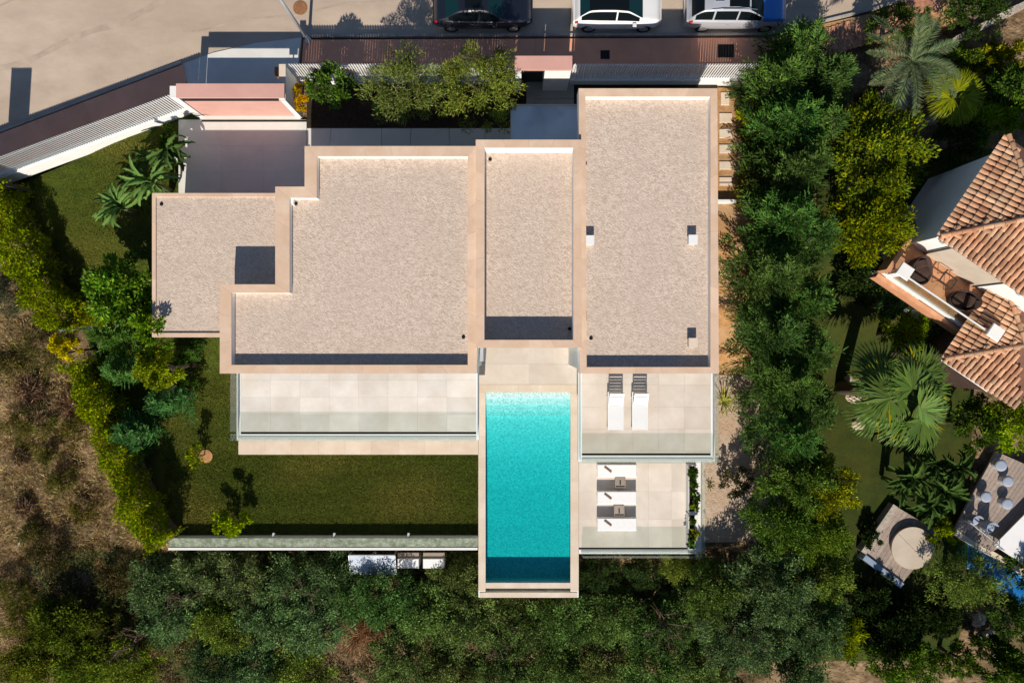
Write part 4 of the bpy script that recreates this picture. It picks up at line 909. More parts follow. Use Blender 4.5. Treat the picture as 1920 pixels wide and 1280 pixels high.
gridmesh("neighbour_lawn", list(np.linspace(14.3,23.5,26)), lambda x,y: Tz(x,y)+.02, lambda x: (-17,9.0), 60, "lawn_green", kind="structure", label="dark green lawn of the neighbouring garden")

# red paved forecourt, stone wall and rocks at the top right
fc=thing("forecourt",W(1600,55,.1),kind="structure",label="small red clay pavers beside the road at the top right")
ME=None
def paver_at(x,y,z,r=0):
    global ME
    if ME is None:
        o=MB().rbox(-.115,-.115,-.1,.115,.115,.02,.012).build("clay_paver","clay_paver",fc,local=True); ME=o.data
    else: o=raw_obj("clay_paver",ME,fc)
    o.location=Vector((x,y,z))-ORG[fc.name]; o.rotation_euler=(0,0,r)
for i in range(18):
    for j in range(7):
        x=13.9+i*.235+j*.04; y=13.15+j*.235+i*.075
        if y < 14.55+(x-14.6)*.27: paver_at(x,y,.10,.1)
for i in range(9):
    for j in range(4): paver_at(18.0+i*.235,15.0+j*.235+i*.06,.10,.1)
MB().prism([W(1541,74,.05)[:2],W(1541,46,.05)[:2],W(1640,24,.05)[:2],W(1760,-20,.05)[:2],W(1800,40,.05)[:2],W(1650,80,.05)[:2]],-.2,.06).build("forecourt_bed","orange_soil",kind="structure",label="sandy bedding under the red clay pavers")
A=Vector((*W(1775,84,.5)[:2],0)); B=Vector((*W(1960,-12,.5)[:2],0)); d=(B-A).normalized(); n_=Vector((-d.y,d.x,0)); L=(B-A).length
sw=thing("stone_wall",(A.x,A.y,-.1),"pale rough stone wall running to the upper right corner","wall")
k=0; s_=0
while s_ < L:
    l=random.uniform(.4,.65); a_=A+d*s_; b_=A+d*(s_+l-.02); h=.5+random.uniform(-.04,.04); w_=.13+random.uniform(-.02,.02)
    MB().prism([(p.x,p.y) for p in (a_-n_*w_,b_-n_*w_,b_+n_*w_,a_+n_*w_)],-.2,h).build("stone","stone_wall",sw); s_+=l
def rock(px,py,z,r,label,seed):
    rr=np.random.default_rng(seed); mb=MB(); n=10; m_=6; ph=rr.uniform(0,6,6)
    for i in range(m_+1):
        th=math.pi*.5*i/m_
        for k in range(n):
            a_=2*math.pi*k/n; f=1+.22*math.sin(2*a_+ph[0])+.16*math.sin(3*a_+ph[1]+i)+.1*rr.uniform(-1,1)
            mb.v.append((r*f*math.cos(th)*math.cos(a_),r*f*math.cos(th)*math.sin(a_)*.8,r*.6*math.sin(th)*(1+.2*rr.uniform(-1,1))))
    for i in range(m_):
        for k in range(n): mb.f.append((i*n+k,i*n+(k+1)%n,(i+1)*n+(k+1)%n,(i+1)*n+k))
    c_=W(px,py,z); g_=Tz(c_[0],c_[1]); mb.xform(Matrix.Translation((c_[0],c_[1],g_-.05)))
    return mb.build("rock","rock",label=label,cat="rock",group="pale rocks in the neighbouring garden")
for i,(x,y,r,lab) in enumerate(((1702,170,.62,"large pale rock under the feather palm"),(1742,178,.42,"pale rock between the feather palm and the spiky fan palm"),(1735,222,.55,"ochre rock just left of the spiky fan palm"),(1760,196,.4,"small rock at the foot of the spiky fan palm"),(1690,200,.4,"pale rock below the large one under the feather palm"),(1865,95,.4,"pale rock below the rough stone wall"),(1840,105,.3,"small pale rock left of the one below the stone wall"),(1598,715,.45,"pale rock at the left of the big fan palm"),(1600,745,.4,"pale rock just below the shadow beside the big fan palm"),(1612,790,.5,"curved pale rock at the top of the dark lawn"),(1840,1165,.4,"pale rock in the lower right garden edge, upper one"),(1858,1195,.45,"pale rock in the lower right garden edge, middle one"),(1885,1235,.45,"pale rock in the lower right garden edge, lowest one"),(170,608,.35,"grey rock at the end of the hedge, left one"),(235,604,.35,"grey rock at the end of the hedge, right one"))):
    rock(x,y,Tz(*W(x,y,-1)[:2]),r,lab,i)
q0=W(85,617,-1.2); q1=W(158,616,-1.0)
MB().tube([(q0[0],q0[1],Tz(q0[0],q0[1])+.35),(q1[0],q1[1],Tz(q1[0],q1[1])+.4)],.05,8).build("pipe","green_pipe",label="short green pipe lying at the end of the hedge",cat="pipe")
q0=W(36,1020,-5); q1=W(52,990,-5)
MB().tube([(q0[0],q0[1],Tz(q0[0],q0[1])+.15),(q1[0],q1[1],Tz(q1[0],q1[1])+.2)],[.06,.05],7).build("log","wood_grey",label="short pale log lying on the dry slope",cat="log")
# ------------------------------------------------------------------ vegetation
def unit(a): return a/np.maximum(np.linalg.norm(a,axis=-1,keepdims=True),1e-9)
def leaf_mesh(name, P, D, Nn, L, Wd, col, fold=0.15, mat="foliage"):
    """one mesh of diamond shaped leaves: base P, axis D, facing Nn"""
    n=len(P); D=unit(D); S=unit(np.cross(D,Nn)); Nn=np.cross(S,D)
    L=np.broadcast_to(np.asarray(L,float).reshape(-1,1),(n,1)); Wd=np.broadcast_to(np.asarray(Wd,float).reshape(-1,1),(n,1))
    V=np.empty((n,4,3),np.float32); V[:,0]=P; V[:,2]=P+D*L; mid=P+D*L*.45+Nn*Wd*fold; V[:,1]=mid+S*Wd*.5; V[:,3]=mid-S*Wd*.5
    me=bpy.data.meshes.new(name); me.vertices.add(n*4); me.vertices.foreach_set("co",V.reshape(-1))
    me.loops.add(n*4); me.loops.foreach_set("vertex_index",np.arange(n*4,dtype=np.int32))
    me.polygons.add(n); me.polygons.foreach_set("loop_start",np.arange(0,n*4,4,dtype=np.int32))
    try: me.polygons.foreach_set("loop_total",np.full(n,4,dtype=np.int32))
    except Exception: pass
    ca=me.attributes.new("leaf_colour",'FLOAT_COLOR','POINT'); c4=np.ones((n,4,4),np.float32); c4[:,:,:3]=col[:,None,:]; ca.data.foreach_set("color",c4.reshape(-1))
    me.update(calc_edges=True); me.materials.append(MAT[mat]); return me
LEAF_GAIN=1.6
def tones(rng, n, base, var=.25, alt=None, p=.15):
    """colour of each leaf, with some leaves of a second colour"""
    c=np.array(base)[None,:]*(1+var*rng.standard_normal((n,1))).clip(.45,1.7); c=c*(1+.08*rng.standard_normal((n,3)))
    if alt is not None:
        m=rng.random(n)<p; c[m]=np.array(alt)[None,:]*(1+.2*rng.standard_normal((m.sum(),1))).clip(.5,1.6)
    g=c.mean(1,keepdims=True); c=g+(c-g)*1.22      # fresh, saturated greens
    return (c*LEAF_GAIN).clip(.002,.62)
def sphere_dirs(rng, n, zmin=-.35):
    z=rng.uniform(zmin,1,n); a=rng.uniform(0,2*np.pi,n); r=np.sqrt(1-z*z); return np.stack([r*np.cos(a),r*np.sin(a),z],-1)
def trunk(parent, base, top, r, rng, limbs=5, spread=1.2, mat="bark"):
    b=Vector(base); t=Vector(top); h=(t-b).length; mb=MB()
    pts=[b+(t-b)*f+Vector((rng.normal()*.05*h*f,rng.normal()*.05*h*f,0)) for f in (0,.3,.6,1)]
    mb.tube(pts,[r*1.2,r,r*.8,r*.35],8)
    for k in range(limbs):
        a=2*math.pi*k/limbs+rng.uniform(-.4,.4); f=rng.uniform(.35,.75); s=b+(t-b)*f
        e=s+Vector((math.cos(a)*spread,math.sin(a)*spread,h*rng.uniform(.15,.4))); m=s.lerp(e,.5)+Vector((0,0,.08*h)); mb.tube([s,m,e],[r*.5,r*.35,r*.12],6)
    return mb.build("trunk",mat,parent,smooth=True)
def crown_part(parent, me): 
    return raw_obj("crown",me,parent)
def broad_points(rng, R, nclump, per, rc, zmin=-.3, lump=.18, inner=.16):
    """leaf positions and outward directions of a clumpy crown of radii R round the origin"""
    R=np.array(R); d=sphere_dirs(rng,nclump,zmin); rad=np.where(rng.random(nclump)<inner,rng.uniform(.35,.75,nclump),rng.uniform(1-lump*1.6,1+lump*.6,nclump))
    d[0]=[.05,.05,.998]; rad[0]=1.0; d[1]=[-.25,.2,.947]; rad[1]=.95; cc=d*rad[:,None]*R; cr=rc*rng.uniform(.7,1.35,nclump)
    idx=np.repeat(np.arange(nclump),per); n=len(idx); o=unit(rng.standard_normal((n,3))); f=rng.random(n)**.45
    P=cc[idx]+o*(f*cr[idx])[:,None]*np.array([1,1,.8]); return P,o,unit(cc[idx]/R),idx
def tree(name, px, py, zt, R, label, cat, col, group=None, nclump=90, per=90, rc=None, leaf=(.16,.07), alt=None, altp=.15, seed=0, zmin=-.3, trunk_r=.12, mat="foliage", var=.25, ragged=.5, up=.5, lump=.18, shrub=False, clumpvar=.2, name_base=None):
    """crown centred so that its top is at height zt and its middle falls on the photo point"""
    rng=np.random.default_rng(1000+seed); zc=zt-R[2]; c=np.array(W(px,py,zc+R[2]*.4)); c[2]=zc; g=min(Tz(c[0],c[1]),zc-.2)
    if name_base is not None: g=name_base
    t=thing(name,(c[0],c[1],g),label,cat,group)
    rc=(rc or .30*min(R[0],R[1]))*.86
    nclump=max(int(nclump*.62),8); per=int(per*1.25); lump=lump*1.5
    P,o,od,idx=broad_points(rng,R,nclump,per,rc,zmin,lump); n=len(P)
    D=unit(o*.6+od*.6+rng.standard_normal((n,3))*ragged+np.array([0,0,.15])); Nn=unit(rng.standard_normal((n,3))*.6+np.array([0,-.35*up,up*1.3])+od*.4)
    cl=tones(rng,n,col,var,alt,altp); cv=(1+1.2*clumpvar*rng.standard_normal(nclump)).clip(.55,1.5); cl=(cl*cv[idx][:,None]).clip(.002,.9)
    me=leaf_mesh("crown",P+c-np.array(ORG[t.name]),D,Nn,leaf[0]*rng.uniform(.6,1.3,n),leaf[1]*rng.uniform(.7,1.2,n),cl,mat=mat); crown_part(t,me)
    trunk(t,(c[0],c[1],g-.05),(c[0],c[1],zc+R[2]*.3),trunk_r,rng,limbs=4 if shrub else 6,spread=min(R[0],R[1])*.55)
    return t
def conifer(px, py, zt, r, label, seed, col=(.058,.098,.036), group=None, h=None, nplume=150, flat=.55, base_z=None, size=1.0, altc=(.10,.13,.03), altp=.03, name="conifer_tree", dx=0, dy=0):
    """feathery conifer: upswept plumes of flat sprays on a broad cone"""
    rng=np.random.default_rng(3000+seed); c=np.array(W(px,py,zt-1.2)); g=Tz(c[0],c[1]) if base_z is None else base_z; H=zt-g
    t=thing(name,(c[0],c[1],g),label,"conifer",group)
    # plume roots and tips
    n=max(int(nplume*.72),30); size=size*1.38; f=rng.random(n)**.75; az=rng.uniform(0,2*np.pi,n)+np.arange(n)*2.39996
    hh=.18+.80*f; env=r*((1-hh)**.55*1.12+.05)*rng.uniform(.62,1.14,n)
    tip=np.stack([np.cos(az)*env,np.sin(az)*env,g+hh*H+.15*rng.standard_normal(n)],-1)
    lp=size*rng.uniform(.75,1.35,n)*np.minimum(1,.45+env/r); el=np.radians(rng.uniform(2,30,n)+hh*26)
    ax=np.stack([np.cos(az+rng.normal(0,.25,n))*np.cos(el),np.sin(az+rng.normal(0,.25,n))*np.cos(el),np.sin(el)],-1)
    root=tip-ax*lp[:,None]
    side=unit(np.cross(ax,np.array([0,0,1.]))+.22*rng.standard_normal((n,3))); side=unit(side-ax*(side*ax).sum(-1,keepdims=True))
    # twigs along each plume
    nt=18; ti=np.tile(np.arange(nt),n); pi=np.repeat(np.arange(n),nt); fr=(ti+.5)/nt+rng.normal(0,.02,n*nt); sg=np.where(ti%2==0,1,-1)
    tl=(.34*(1-.82*fr)+.07)*lp[pi]*rng.uniform(.75,1.2,n*nt)
    tb=root[pi]+ax[pi]*(fr*lp[pi])[:,None]
    td=unit(ax[pi]*.9+side[pi]*sg[:,None]*.66+rng.standard_normal((n*nt,3))*.12+np.array([0,0,.06]))
    nb=4; bi=np.repeat(np.arange(n*nt),nb); q=np.tile((np.arange(nb)+.1)/nb,n*nt); sgn=np.where(np.tile(np.arange(nb),n*nt)%2==0,1,-1)
    ts=unit(np.cross(td,np.cross(side,ax)[pi])+.3*rng.standard_normal((n*nt,3)))
    P=tb[bi]+td[bi]*(q*tl[bi])[:,None]; D=unit(td[bi]+ts[bi]*sgn[:,None]*.30*(1-q)[:,None]+rng.standard_normal((len(bi),3))*.07)
    Nn=unit(np.cross(side,ax)[pi][bi]*.0+np.array([0,-.3,.9])+rng.standard_normal((len(bi),3))*.45)
    L=np.maximum(tl[bi]*.55,.10)*rng.uniform(.8,1.2,len(bi)); cl=tones(rng,len(bi),col,.2,altc,altp); pv=(1+.30*rng.standard_normal(n)).clip(.6,1.5); cl=(cl*pv[pi][bi][:,None]).clip(.002,.9)
    P[:,0]+=c[0]; P[:,1]+=c[1]
    me=leaf_mesh("crown",P-np.array(ORG[t.name]),D,Nn,L,.046,cl); crown_part(t,me)
    mb=MB().tube([(c[0],c[1],g-.1),(c[0],c[1],g+H*.5),(c[0],c[1],g+H*.93)],[.16,.11,.02],8)
    for k in range(0,n,6): mb.tube([(c[0],c[1],max(g+.3,root[k,2]-.4)),tuple(root[k]+np.array([c[0],c[1],0])),tuple((root[k]*.3+tip[k]*.7)+np.array([c[0],c[1],0]))],[.03,.018,.006],4,cap=False)
    mb.build("trunk","bark",t,smooth=True); return t

# frond meshes ------------------------------------------------------
def feather_frond(L, rng, nl=46, ll=.42, droop=.5, el=.7, lw=.035):
    """returns leaf arrays of a pinnate frond growing along +X and arching down"""
    s=np.linspace(.12,1,nl); ang=el-(el+droop)*s**1.3; ds=L/nl
    x=np.cumsum(np.cos(ang))*ds; z=np.cumsum(np.sin(ang))*ds; P=[];D=[];N_=[];LL=[]
    for sg in (-1,1):
        pr=np.stack([x,np.zeros(nl),z],-1); tx=np.stack([np.cos(ang),np.zeros(nl),np.sin(ang)],-1)
        d=unit(tx*.65+np.array([0,sg*.8,.22])+rng.standard_normal((nl,3))*.08); P.append(pr);D.append(d);N_.append(np.tile([0,0,1.],(nl,1))+rng.standard_normal((nl,3))*.2)
        LL.append(ll*np.sin(np.pi*np.clip(s*.86+.12,0,1))**.6*rng.uniform(.85,1.1,nl))
    # midrib
    k=12; xi=np.interp(np.linspace(0,1,k),s,x); zi=np.interp(np.linspace(0,1,k),s,z); xi[0]=0; zi[0]=0
    pr=np.stack([xi,np.zeros(k),zi],-1); P.append(pr[:-1]); D.append(np.diff(pr,axis=0)); N_.append(np.tile([0,0,1.],(k-1,1))); LL.append(np.linalg.norm(np.diff(pr,axis=0),axis=1)*1.6)
    Wd=np.concatenate([np.full(nl*2,lw),np.full(k-1,lw*1.3)])
    return np.concatenate(P),np.concatenate(D),np.concatenate(N_),np.concatenate(LL),Wd
def fan_frond(L, rng, pet=.55, nseg=22, spread=2.5, droop=.35, el=.6, lw=.11):
    """palmate frond: stalk then a fan of blades"""
    pl=L*pet; c=np.array([pl*math.cos(el),0,pl*math.sin(el)]); P=[];D=[];N_=[];LL=[];Wd=[]
    k=6; pr=np.linspace(0,1,k)[:,None]*c; P.append(pr[:-1]);D.append(np.diff(pr,axis=0));N_.append(np.tile([0,0,1.],(k-1,1)));LL.append(np.full(k-1,pl/(k-1)*1.5));Wd.append(np.full(k-1,.035))
    a=np.linspace(-spread/2,spread/2,nseg); bl=L*(1-pet)*1.15*(.72+.28*np.cos(a*.8)); e2=el*.3-droop
    fwd=np.array([math.cos(e2*.5),0,math.sin(e2*.5)]); d=np.cos(a)[:,None]*fwd+np.sin(a)[:,None]*np.array([0,1.,0])+np.array([0,0,1.])*(.12-.2*np.abs(a)[:,None]/spread)
    d=unit(d+rng.standard_normal((nseg,3))*.03)
    P.append(np.tile(c,(nseg,1)));D.append(d);N_.append(np.tile([0,0,1.],(nseg,1))+.25*np.sin(np.arange(nseg)*3.1)[:,None]*np.array([0,1.,0]));LL.append(bl*rng.uniform(.93,1.05,nseg));Wd.append(np.full(nseg,lw))
    tipb=c+d*bl[:,None]*.8; P.append(tipb);D.append(unit(d+np.array([0,0,-.7])));N_.append(np.tile([0,0,1.],(nseg,1)));LL.append(bl*.35);Wd.append(np.full(nseg,lw*.4))
    return np.concatenate(P),np.concatenate(D),np.concatenate(N_),np.concatenate(LL),np.concatenate(Wd)
def paddle_mesh(L, w, rng, col, droop=1.0, el=1.0, k=18):
    """banana leaf: broad strip that arches over, with a pale midrib and torn edge"""
    s=np.linspace(0,1,k); ang=el-(el+droop)*s**1.4; x=np.concatenate([[0],np.cumsum(np.cos(ang[:-1]))*L/(k-1)]); z=np.concatenate([[0],np.cumsum(np.sin(ang[:-1]))*L/(k-1)])
    hw=w*np.sin(np.pi*np.clip(s*.92+.05,0,1))**.55*np.where(s<.14,s/.14*.6+.05,1); vs=[];fs=[];cols=[]
    for i in range(k):
        j=rng.uniform(.5,1.12,2); nrm=np.array([-math.sin(ang[i]),0,math.cos(ang[i])])
        for (f,dz) in ((-1,.6),(-.06,0),(.06,0),(1,.6)):
            jj=j[0] if f<0 else j[1]; p=np.array([x[i],f*hw[i]*(jj if abs(f)==1 else 1),z[i]])+nrm*(dz*hw[i] if abs(f)==1 else 0); vs.append(tuple(p))
            cols.append([*(np.array(col)*(1.9 if abs(f)<.5 else rng.uniform(.85,1.15))),1])
    for i in range(k-1):
        for e in range(3): fs.append((i*4+e,i*4+e+1,i*4+5+e,i*4+4+e))
    me=bpy.data.meshes.new("leaf"); me.from_pydata(vs,[],fs); ca=me.attributes.new("leaf_colour",'FLOAT_COLOR','POINT'); ca.data.foreach_set("color",np.array(cols,np.float32).reshape(-1)); me.materials.append(MAT["foliage"]); me.shade_smooth(); return me
def palm(px, py, zt, L, label, kind, nf, col, seed, trunk_r=.2, base_z=None, var=.2, alt=None, altp=.05, elr=(-.2,1.2), cat="palm", group=None, name=None, **kw):
    rng=np.random.default_rng(5000+seed); c=np.array(W(px,py,zt)); g=Tz(c[0],c[1]) if base_z is None else base_z
    t=thing(name or ("feather_palm" if kind=="feather" else "fan_palm"),(c[0],c[1],g),label,cat,group)
    hgt=zt-.2
    if hgt-g > .15: MB().tube([(c[0],c[1],g-.1),(c[0],c[1],(g+hgt)/2),(c[0],c[1],hgt)],[trunk_r*1.2,trunk_r,trunk_r*.9],12).build("trunk","bark_palm",t,smooth=True)
    protos=[]
    for k in range(7):
        el=elr[0]+(elr[1]-elr[0])*(k+.5)/7
        a=(feather_frond if kind=="feather" else fan_frond)(L*(1.0-.22*(k/7 if elr[1]>.8 else 0)),rng,el=el,**kw); n=len(a[0])
        protos.append(leaf_mesh("frond",a[0],a[1],a[2],a[3],a[4],tones(rng,n,col,var,alt,altp),mat="foliage_gloss"))
    for k in range(nf):
        o=raw_obj("frond",protos[k%7],t); o.location=(0,0,hgt-g-.02+rng.uniform(-.06,.06)); o.rotation_euler=(rng.normal(0,.2),0,k*2.39996+rng.normal(0,.2)); s=rng.uniform(.80,1.1)*(.5 if kind=='fan' and k>=nf-5 else 1); o.scale=(s,s,s)
    return t
def banana(px, py, zt, L, label, seed, nl=9, col=(.055,.12,.02), base_z=None, group=None, w=.24):
    rng=np.random.default_rng(6000+seed); c=np.array(W(px,py,zt)); g=Tz(c[0],c[1]) if base_z is None else base_z
    t=thing("banana_plant",(c[0],c[1],g),label,"banana plant",group); hs=max((zt-g)*.62,.3)
    MB().tube([(c[0],c[1],g-.05),(c[0],c[1],g+hs)],[.13,.08],8).build("stem","green_stem",t,smooth=True)
    for k in range(nl):
        me=paddle_mesh(L*rng.uniform(.75,1.1),w*rng.uniform(.8,1.15),rng,np.array(col)*rng.uniform(.75,1.3),droop=rng.uniform(.2,1.5),el=rng.uniform(.3,1.3))
        o=raw_obj("leaf",me,t); o.location=(0,0,hs-.05); o.rotation_euler=(rng.normal(0,.6),rng.normal(0,.2),rng.uniform(0,6.283))
    return t
def rosette(px, py, L, label, seed, nl=26, col=(.22,.22,.06), name="yucca_plant", cat="yucca", base_z=None):
    rng=np.random.default_rng(6500+seed); c=np.array(W(px,py,0 if base_z is None else base_z)); g=Tz(c[0],c[1]) if base_z is None else base_z
    c=np.array(W(px,py,g+.3)); t=thing(name,(c[0],c[1],g),label,cat)
    for k in range(nl):
        el=rng.uniform(.15,1.1); a=[np.zeros((1,3)),np.array([[math.cos(el),0,math.sin(el)]]),np.array([[-math.sin(el),0,math.cos(el)]])]
        me=leaf_mesh("leaf",np.concatenate([a[0],a[1]*L*.5]),np.concatenate([a[1],a[1]+np.array([[0,0,-.25]])]),np.concatenate([a[2],a[2]]),np.array([L*.62,L*.5]),np.array([.075,.06]),tones(rng,2,np.array(col)*rng.uniform(.6,1.2),.1),mat="foliage_gloss",fold=-.25)
        o=raw_obj("leaf",me,t); o.location=(0,0,.12); o.rotation_euler=(0,0,k*2.39996)
    MB().tube([(c[0],c[1],g-.05),(c[0],c[1],g+.16)],[.09,.06],8).build("stem","bark_palm",t)
    return t
surf("green_stem",(.07,.10,.03),(.11,.13,.05),5,.7)

# ---- hedges
def hedge(name, pts, label, width, height, col, seed, alt=None, altp=.2, dens=640, leaf=(.125,.066), group=None):
    """clipped hedge along ground points [(x,y)], leaves on its top and sides"""
    rng=np.random.default_rng(7000+seed); pts=np.array(pts,float); seg=np.linalg.norm(np.diff(pts,axis=0),axis=1); cum=np.concatenate([[0],np.cumsum(seg)]); Lt=cum[-1]
    mid=pts[len(pts)//2]; t=thing(name,(mid[0],mid[1],Tz(*mid)),label,"hedge",group)
    n=int(Lt*(width+1.5*height)*dens); s=rng.uniform(0,Lt,n); x=np.interp(s,cum,pts[:,0]); y=np.interp(s,cum,pts[:,1])
    k=np.clip(np.searchsorted(cum,s)-1,0,len(seg)-1); dd=(pts[k+1]-pts[k])/seg[k][:,None]; nn=np.stack([-dd[:,1],dd[:,0]],-1)
    per=rng.random(n)*(width+1.6*height); lumps=.16*np.sin(s*2.3+seed)+.12*np.sin(s*5.1+1)+.10*np.sin(per*4+s*3.3)+.08*np.sin(s*9+per*7)
    off=np.empty(n); zz=np.empty(n); nx=np.empty((n,3)); g=T(x,y)
    a=per<.8*height; b=per>.8*height+width; m=~(a|b)
    off[a]=-width/2; zz[a]=height*(.2+per[a]/height); off[b]=width/2; zz[b]=height*(1.0-(per[b]-.8*height-width)/height); off[m]=per[m]-.8*height-width/2; zz[m]=height
    nx[a]=np.c_[-nn[a],np.zeros(a.sum())]; nx[b]=np.c_[nn[b],np.zeros(b.sum())]; nx[m]=[0,0,1]
    rnd=(rng.random(n)**2)*.35; base=np.c_[x+nn[:,0]*off,y+nn[:,1]*off,g+zz]; corner=np.clip((np.abs(off)/(width/2)-.75)/.25,0,1)*m; base[:,2]-=corner*.18
    P=base+nx*(lumps-rnd)[:,None]+rng.standard_normal((n,3))*.05
    D=unit(nx*.55+rng.standard_normal((n,3))*.6+np.array([0,0,.2])); Nn=unit(nx*.6+rng.standard_normal((n,3))*.6)
    cv=1+.25*np.sin(s*1.9+2)*np.sin(per*2.5+s*.7); cl=(tones(rng,n,col,.25,alt,altp)*cv[:,None]).clip(.002,.9)
    o=raw_obj("foliage",leaf_mesh("foliage",P-np.array(ORG[t.name]),D,Nn,leaf[0]*rng.uniform(.6,1.3,n),leaf[1]*rng.uniform(.7,1.2,n),cl),t)
    # woody core
    mb=MB(); L_=[tuple(p) for p in pts]; hw=width*.2
    for i in range(len(pts)-1):
        d_=(pts[i+1]-pts[i])/seg[i]; nv=np.array([-d_[1],d_[0]])
        q=[pts[i]-nv*hw,pts[i+1]-nv*hw,pts[i+1]+nv*hw,pts[i]+nv*hw]; z0=[float(T(*p))-.2 for p in q]; z1=[z_+.2+height*.5 for z_ in z0]
        mb.add([(*q[j],z0[j]) for j in range(4)]+[(*q[j],z1[j]) for j in range(4)],[(3,2,1,0),(4,5,6,7),(0,1,5,4),(1,2,6,5),(2,3,7,6),(3,0,4,7)])
    mb.build("branches","bark",t); return t
YG=(.105,.145,.009)
def gpt(px,py,h=2.5):
    z=-1.5
    for _ in range(6): x,y,_z=W(px,py,z); z=Tz(x,y)+h
    return (x,y)
hedge("hedge",[gpt(*p) for p in ((-45,345),(0,430),(38,505),(70,572),(105,590))],"tall yellow green hedge at the left edge beside the upper lawn",1.25,2.5,(.100,.135,.010),1,alt=(.17,.17,.015),altp=.25)
hedge("hedge",[gpt(*p,1.6) for p in ((112,588),(170,588),(250,592))],"short yellow green hedge running across towards the broadleaf tree",.9,1.6,(.115,.135,.013),2,alt=(.19,.18,.015),altp=.2)
hedge("hedge",[gpt(*p) for p in ((128,680),(160,745),(195,835),(225,915),(252,985),(290,1028))],"long yellow green hedge between the lawn and the dry slope",0.85,2.5,YG,3,alt=(.22,.21,.012),altp=.28)
sh_=dict(shrub=True)
tree("shrub",112,655,.35,(.75,.6,.6),"bright yellow shrub at the upper end of the long hedge","shrub",(.42,.30,.012),nclump=34,per=90,leaf=(.12,.07),seed=1,trunk_r=.05,**sh_)

# ---- trees and shrubs left of the villa
tree("broadleaf_tree",212,538,3.2,(1.25,1.2,1.15),"round green broadleaf tree beside the garage corner","tree",(.060,.115,.016),nclump=80,per=95,leaf=(.19,.10),seed=2,alt=(.11,.15,.02),altp=.15,mat="foliage_gloss")
tree("broadleaf_tree",292,612,3.3,(.75,.85,1.6),"tall glossy shrub overhanging the lower corner of the garage roof","tree",(.060,.115,.014),nclump=60,per=95,leaf=(.17,.09),seed=3,alt=(.13,.16,.015),altp=.2,mat="foliage_gloss")
tree("laurel_shrub",292,690,2.3,(.72,1.05,1.6),"upright yellow green shrub column left of the villa wall","shrub",(.105,.14,.012),nclump=66,per=95,leaf=(.17,.09),seed=4,alt=(.17,.18,.014),altp=.3,mat="foliage_gloss",**sh_)
conifer(208,632,1.6,1.25,"dark conifer behind the green pipe at the hedge end",1,nplume=80,col=(.050,.095,.022))
conifer(222,694,1.0,1.0,"small dark green conifer left of the shrub column",2,nplume=70,col=(.048,.10,.028))
conifer(308,752,.7,1.15,"wide dark green conifer below the shrub column",3,nplume=80,col=(.044,.10,.032))
conifer(247,812,.4,1.25,"wide dark green conifer nearest the dry slope beside the hedge",4,nplume=85,col=(.044,.10,.032))
tree("shrub",362,660,-.9,(.62,.5,.6),"low dark green shrub under the lower garage wall","shrub",(.045,.085,.02),nclump=30,per=70,leaf=(.12,.06),seed=6,trunk_r=.04,**sh_)
tree("shrub",332,700,-.6,(.55,.9,.9),"dark green clipped shrub right of the yellow green shrub column","shrub",(.032,.065,.012),nclump=40,per=80,leaf=(.12,.06),seed=7,trunk_r=.05,**sh_)
tree("young_tree",366,858,-1.2,(.62,.5,.7),"sparse young tree in a bare earth ring on the lawn","tree",(.10,.135,.014),nclump=20,per=30,rc=.16,leaf=(.15,.08),seed=8,trunk_r=.03,alt=(.2,.19,.01),altp=.25,**sh_)
tree("young_tree",428,980,-1.0,(.66,.58,.85),"bright green young tree on the lawn near the garden wall","tree",(.125,.165,.014),nclump=34,per=48,rc=.2,leaf=(.16,.085),seed=9,trunk_r=.03,**sh_)
q=W(386,855,-2.66); MB().lathe((q[0],q[1],-2.675),[(.34,0),(.34,.02),(.2,.035)],18).build("tree_ring","orange_soil",kind="structure",label="ring of bare earth round the sparse young tree")
bl=["banana plant with broad leaves above the garage corner, nearest the garage","banana plant with broad leaves left of the garage corner","banana plant in the shade beside the driveway edge","small dark banana plant near the slanting fence"]
for i,(x,y,zt,L,s) in enumerate(((268,335,2.4,1.55,1),(208,382,2.0,1.35,2),(295,270,2.2,1.3,3),(262,290,1.7,1.1,4))): banana(x,y,zt,L,bl[i],s,nl=24 if i<2 else 15,group="banana plants beside the garage",col=(.085,.15,.035) if i<2 else (.05,.09,.02),w=.13)
tree("shrub",318,268,.9,(.35,.8,.5),"low dark shrub along the left edge of the driveway","shrub",(.030,.060,.010),nclump=30,per=60,leaf=(.12,.06),seed=12,trunk_r=.04,**sh_)
for i,(x,y,lab) in enumerate(((301,294,"white square garden box beside the driveway, left one"),(327,293,"white square garden box beside the driveway, right one"))):
    q=W(x,y,.15); MB().rbox(q[0]-.17,q[1]-.26,-.05,q[0]+.17,q[1]+.26,.22,.02).build("garden_box","plastic_white",label=lab,cat="box",group="white garden boxes beside the driveway")

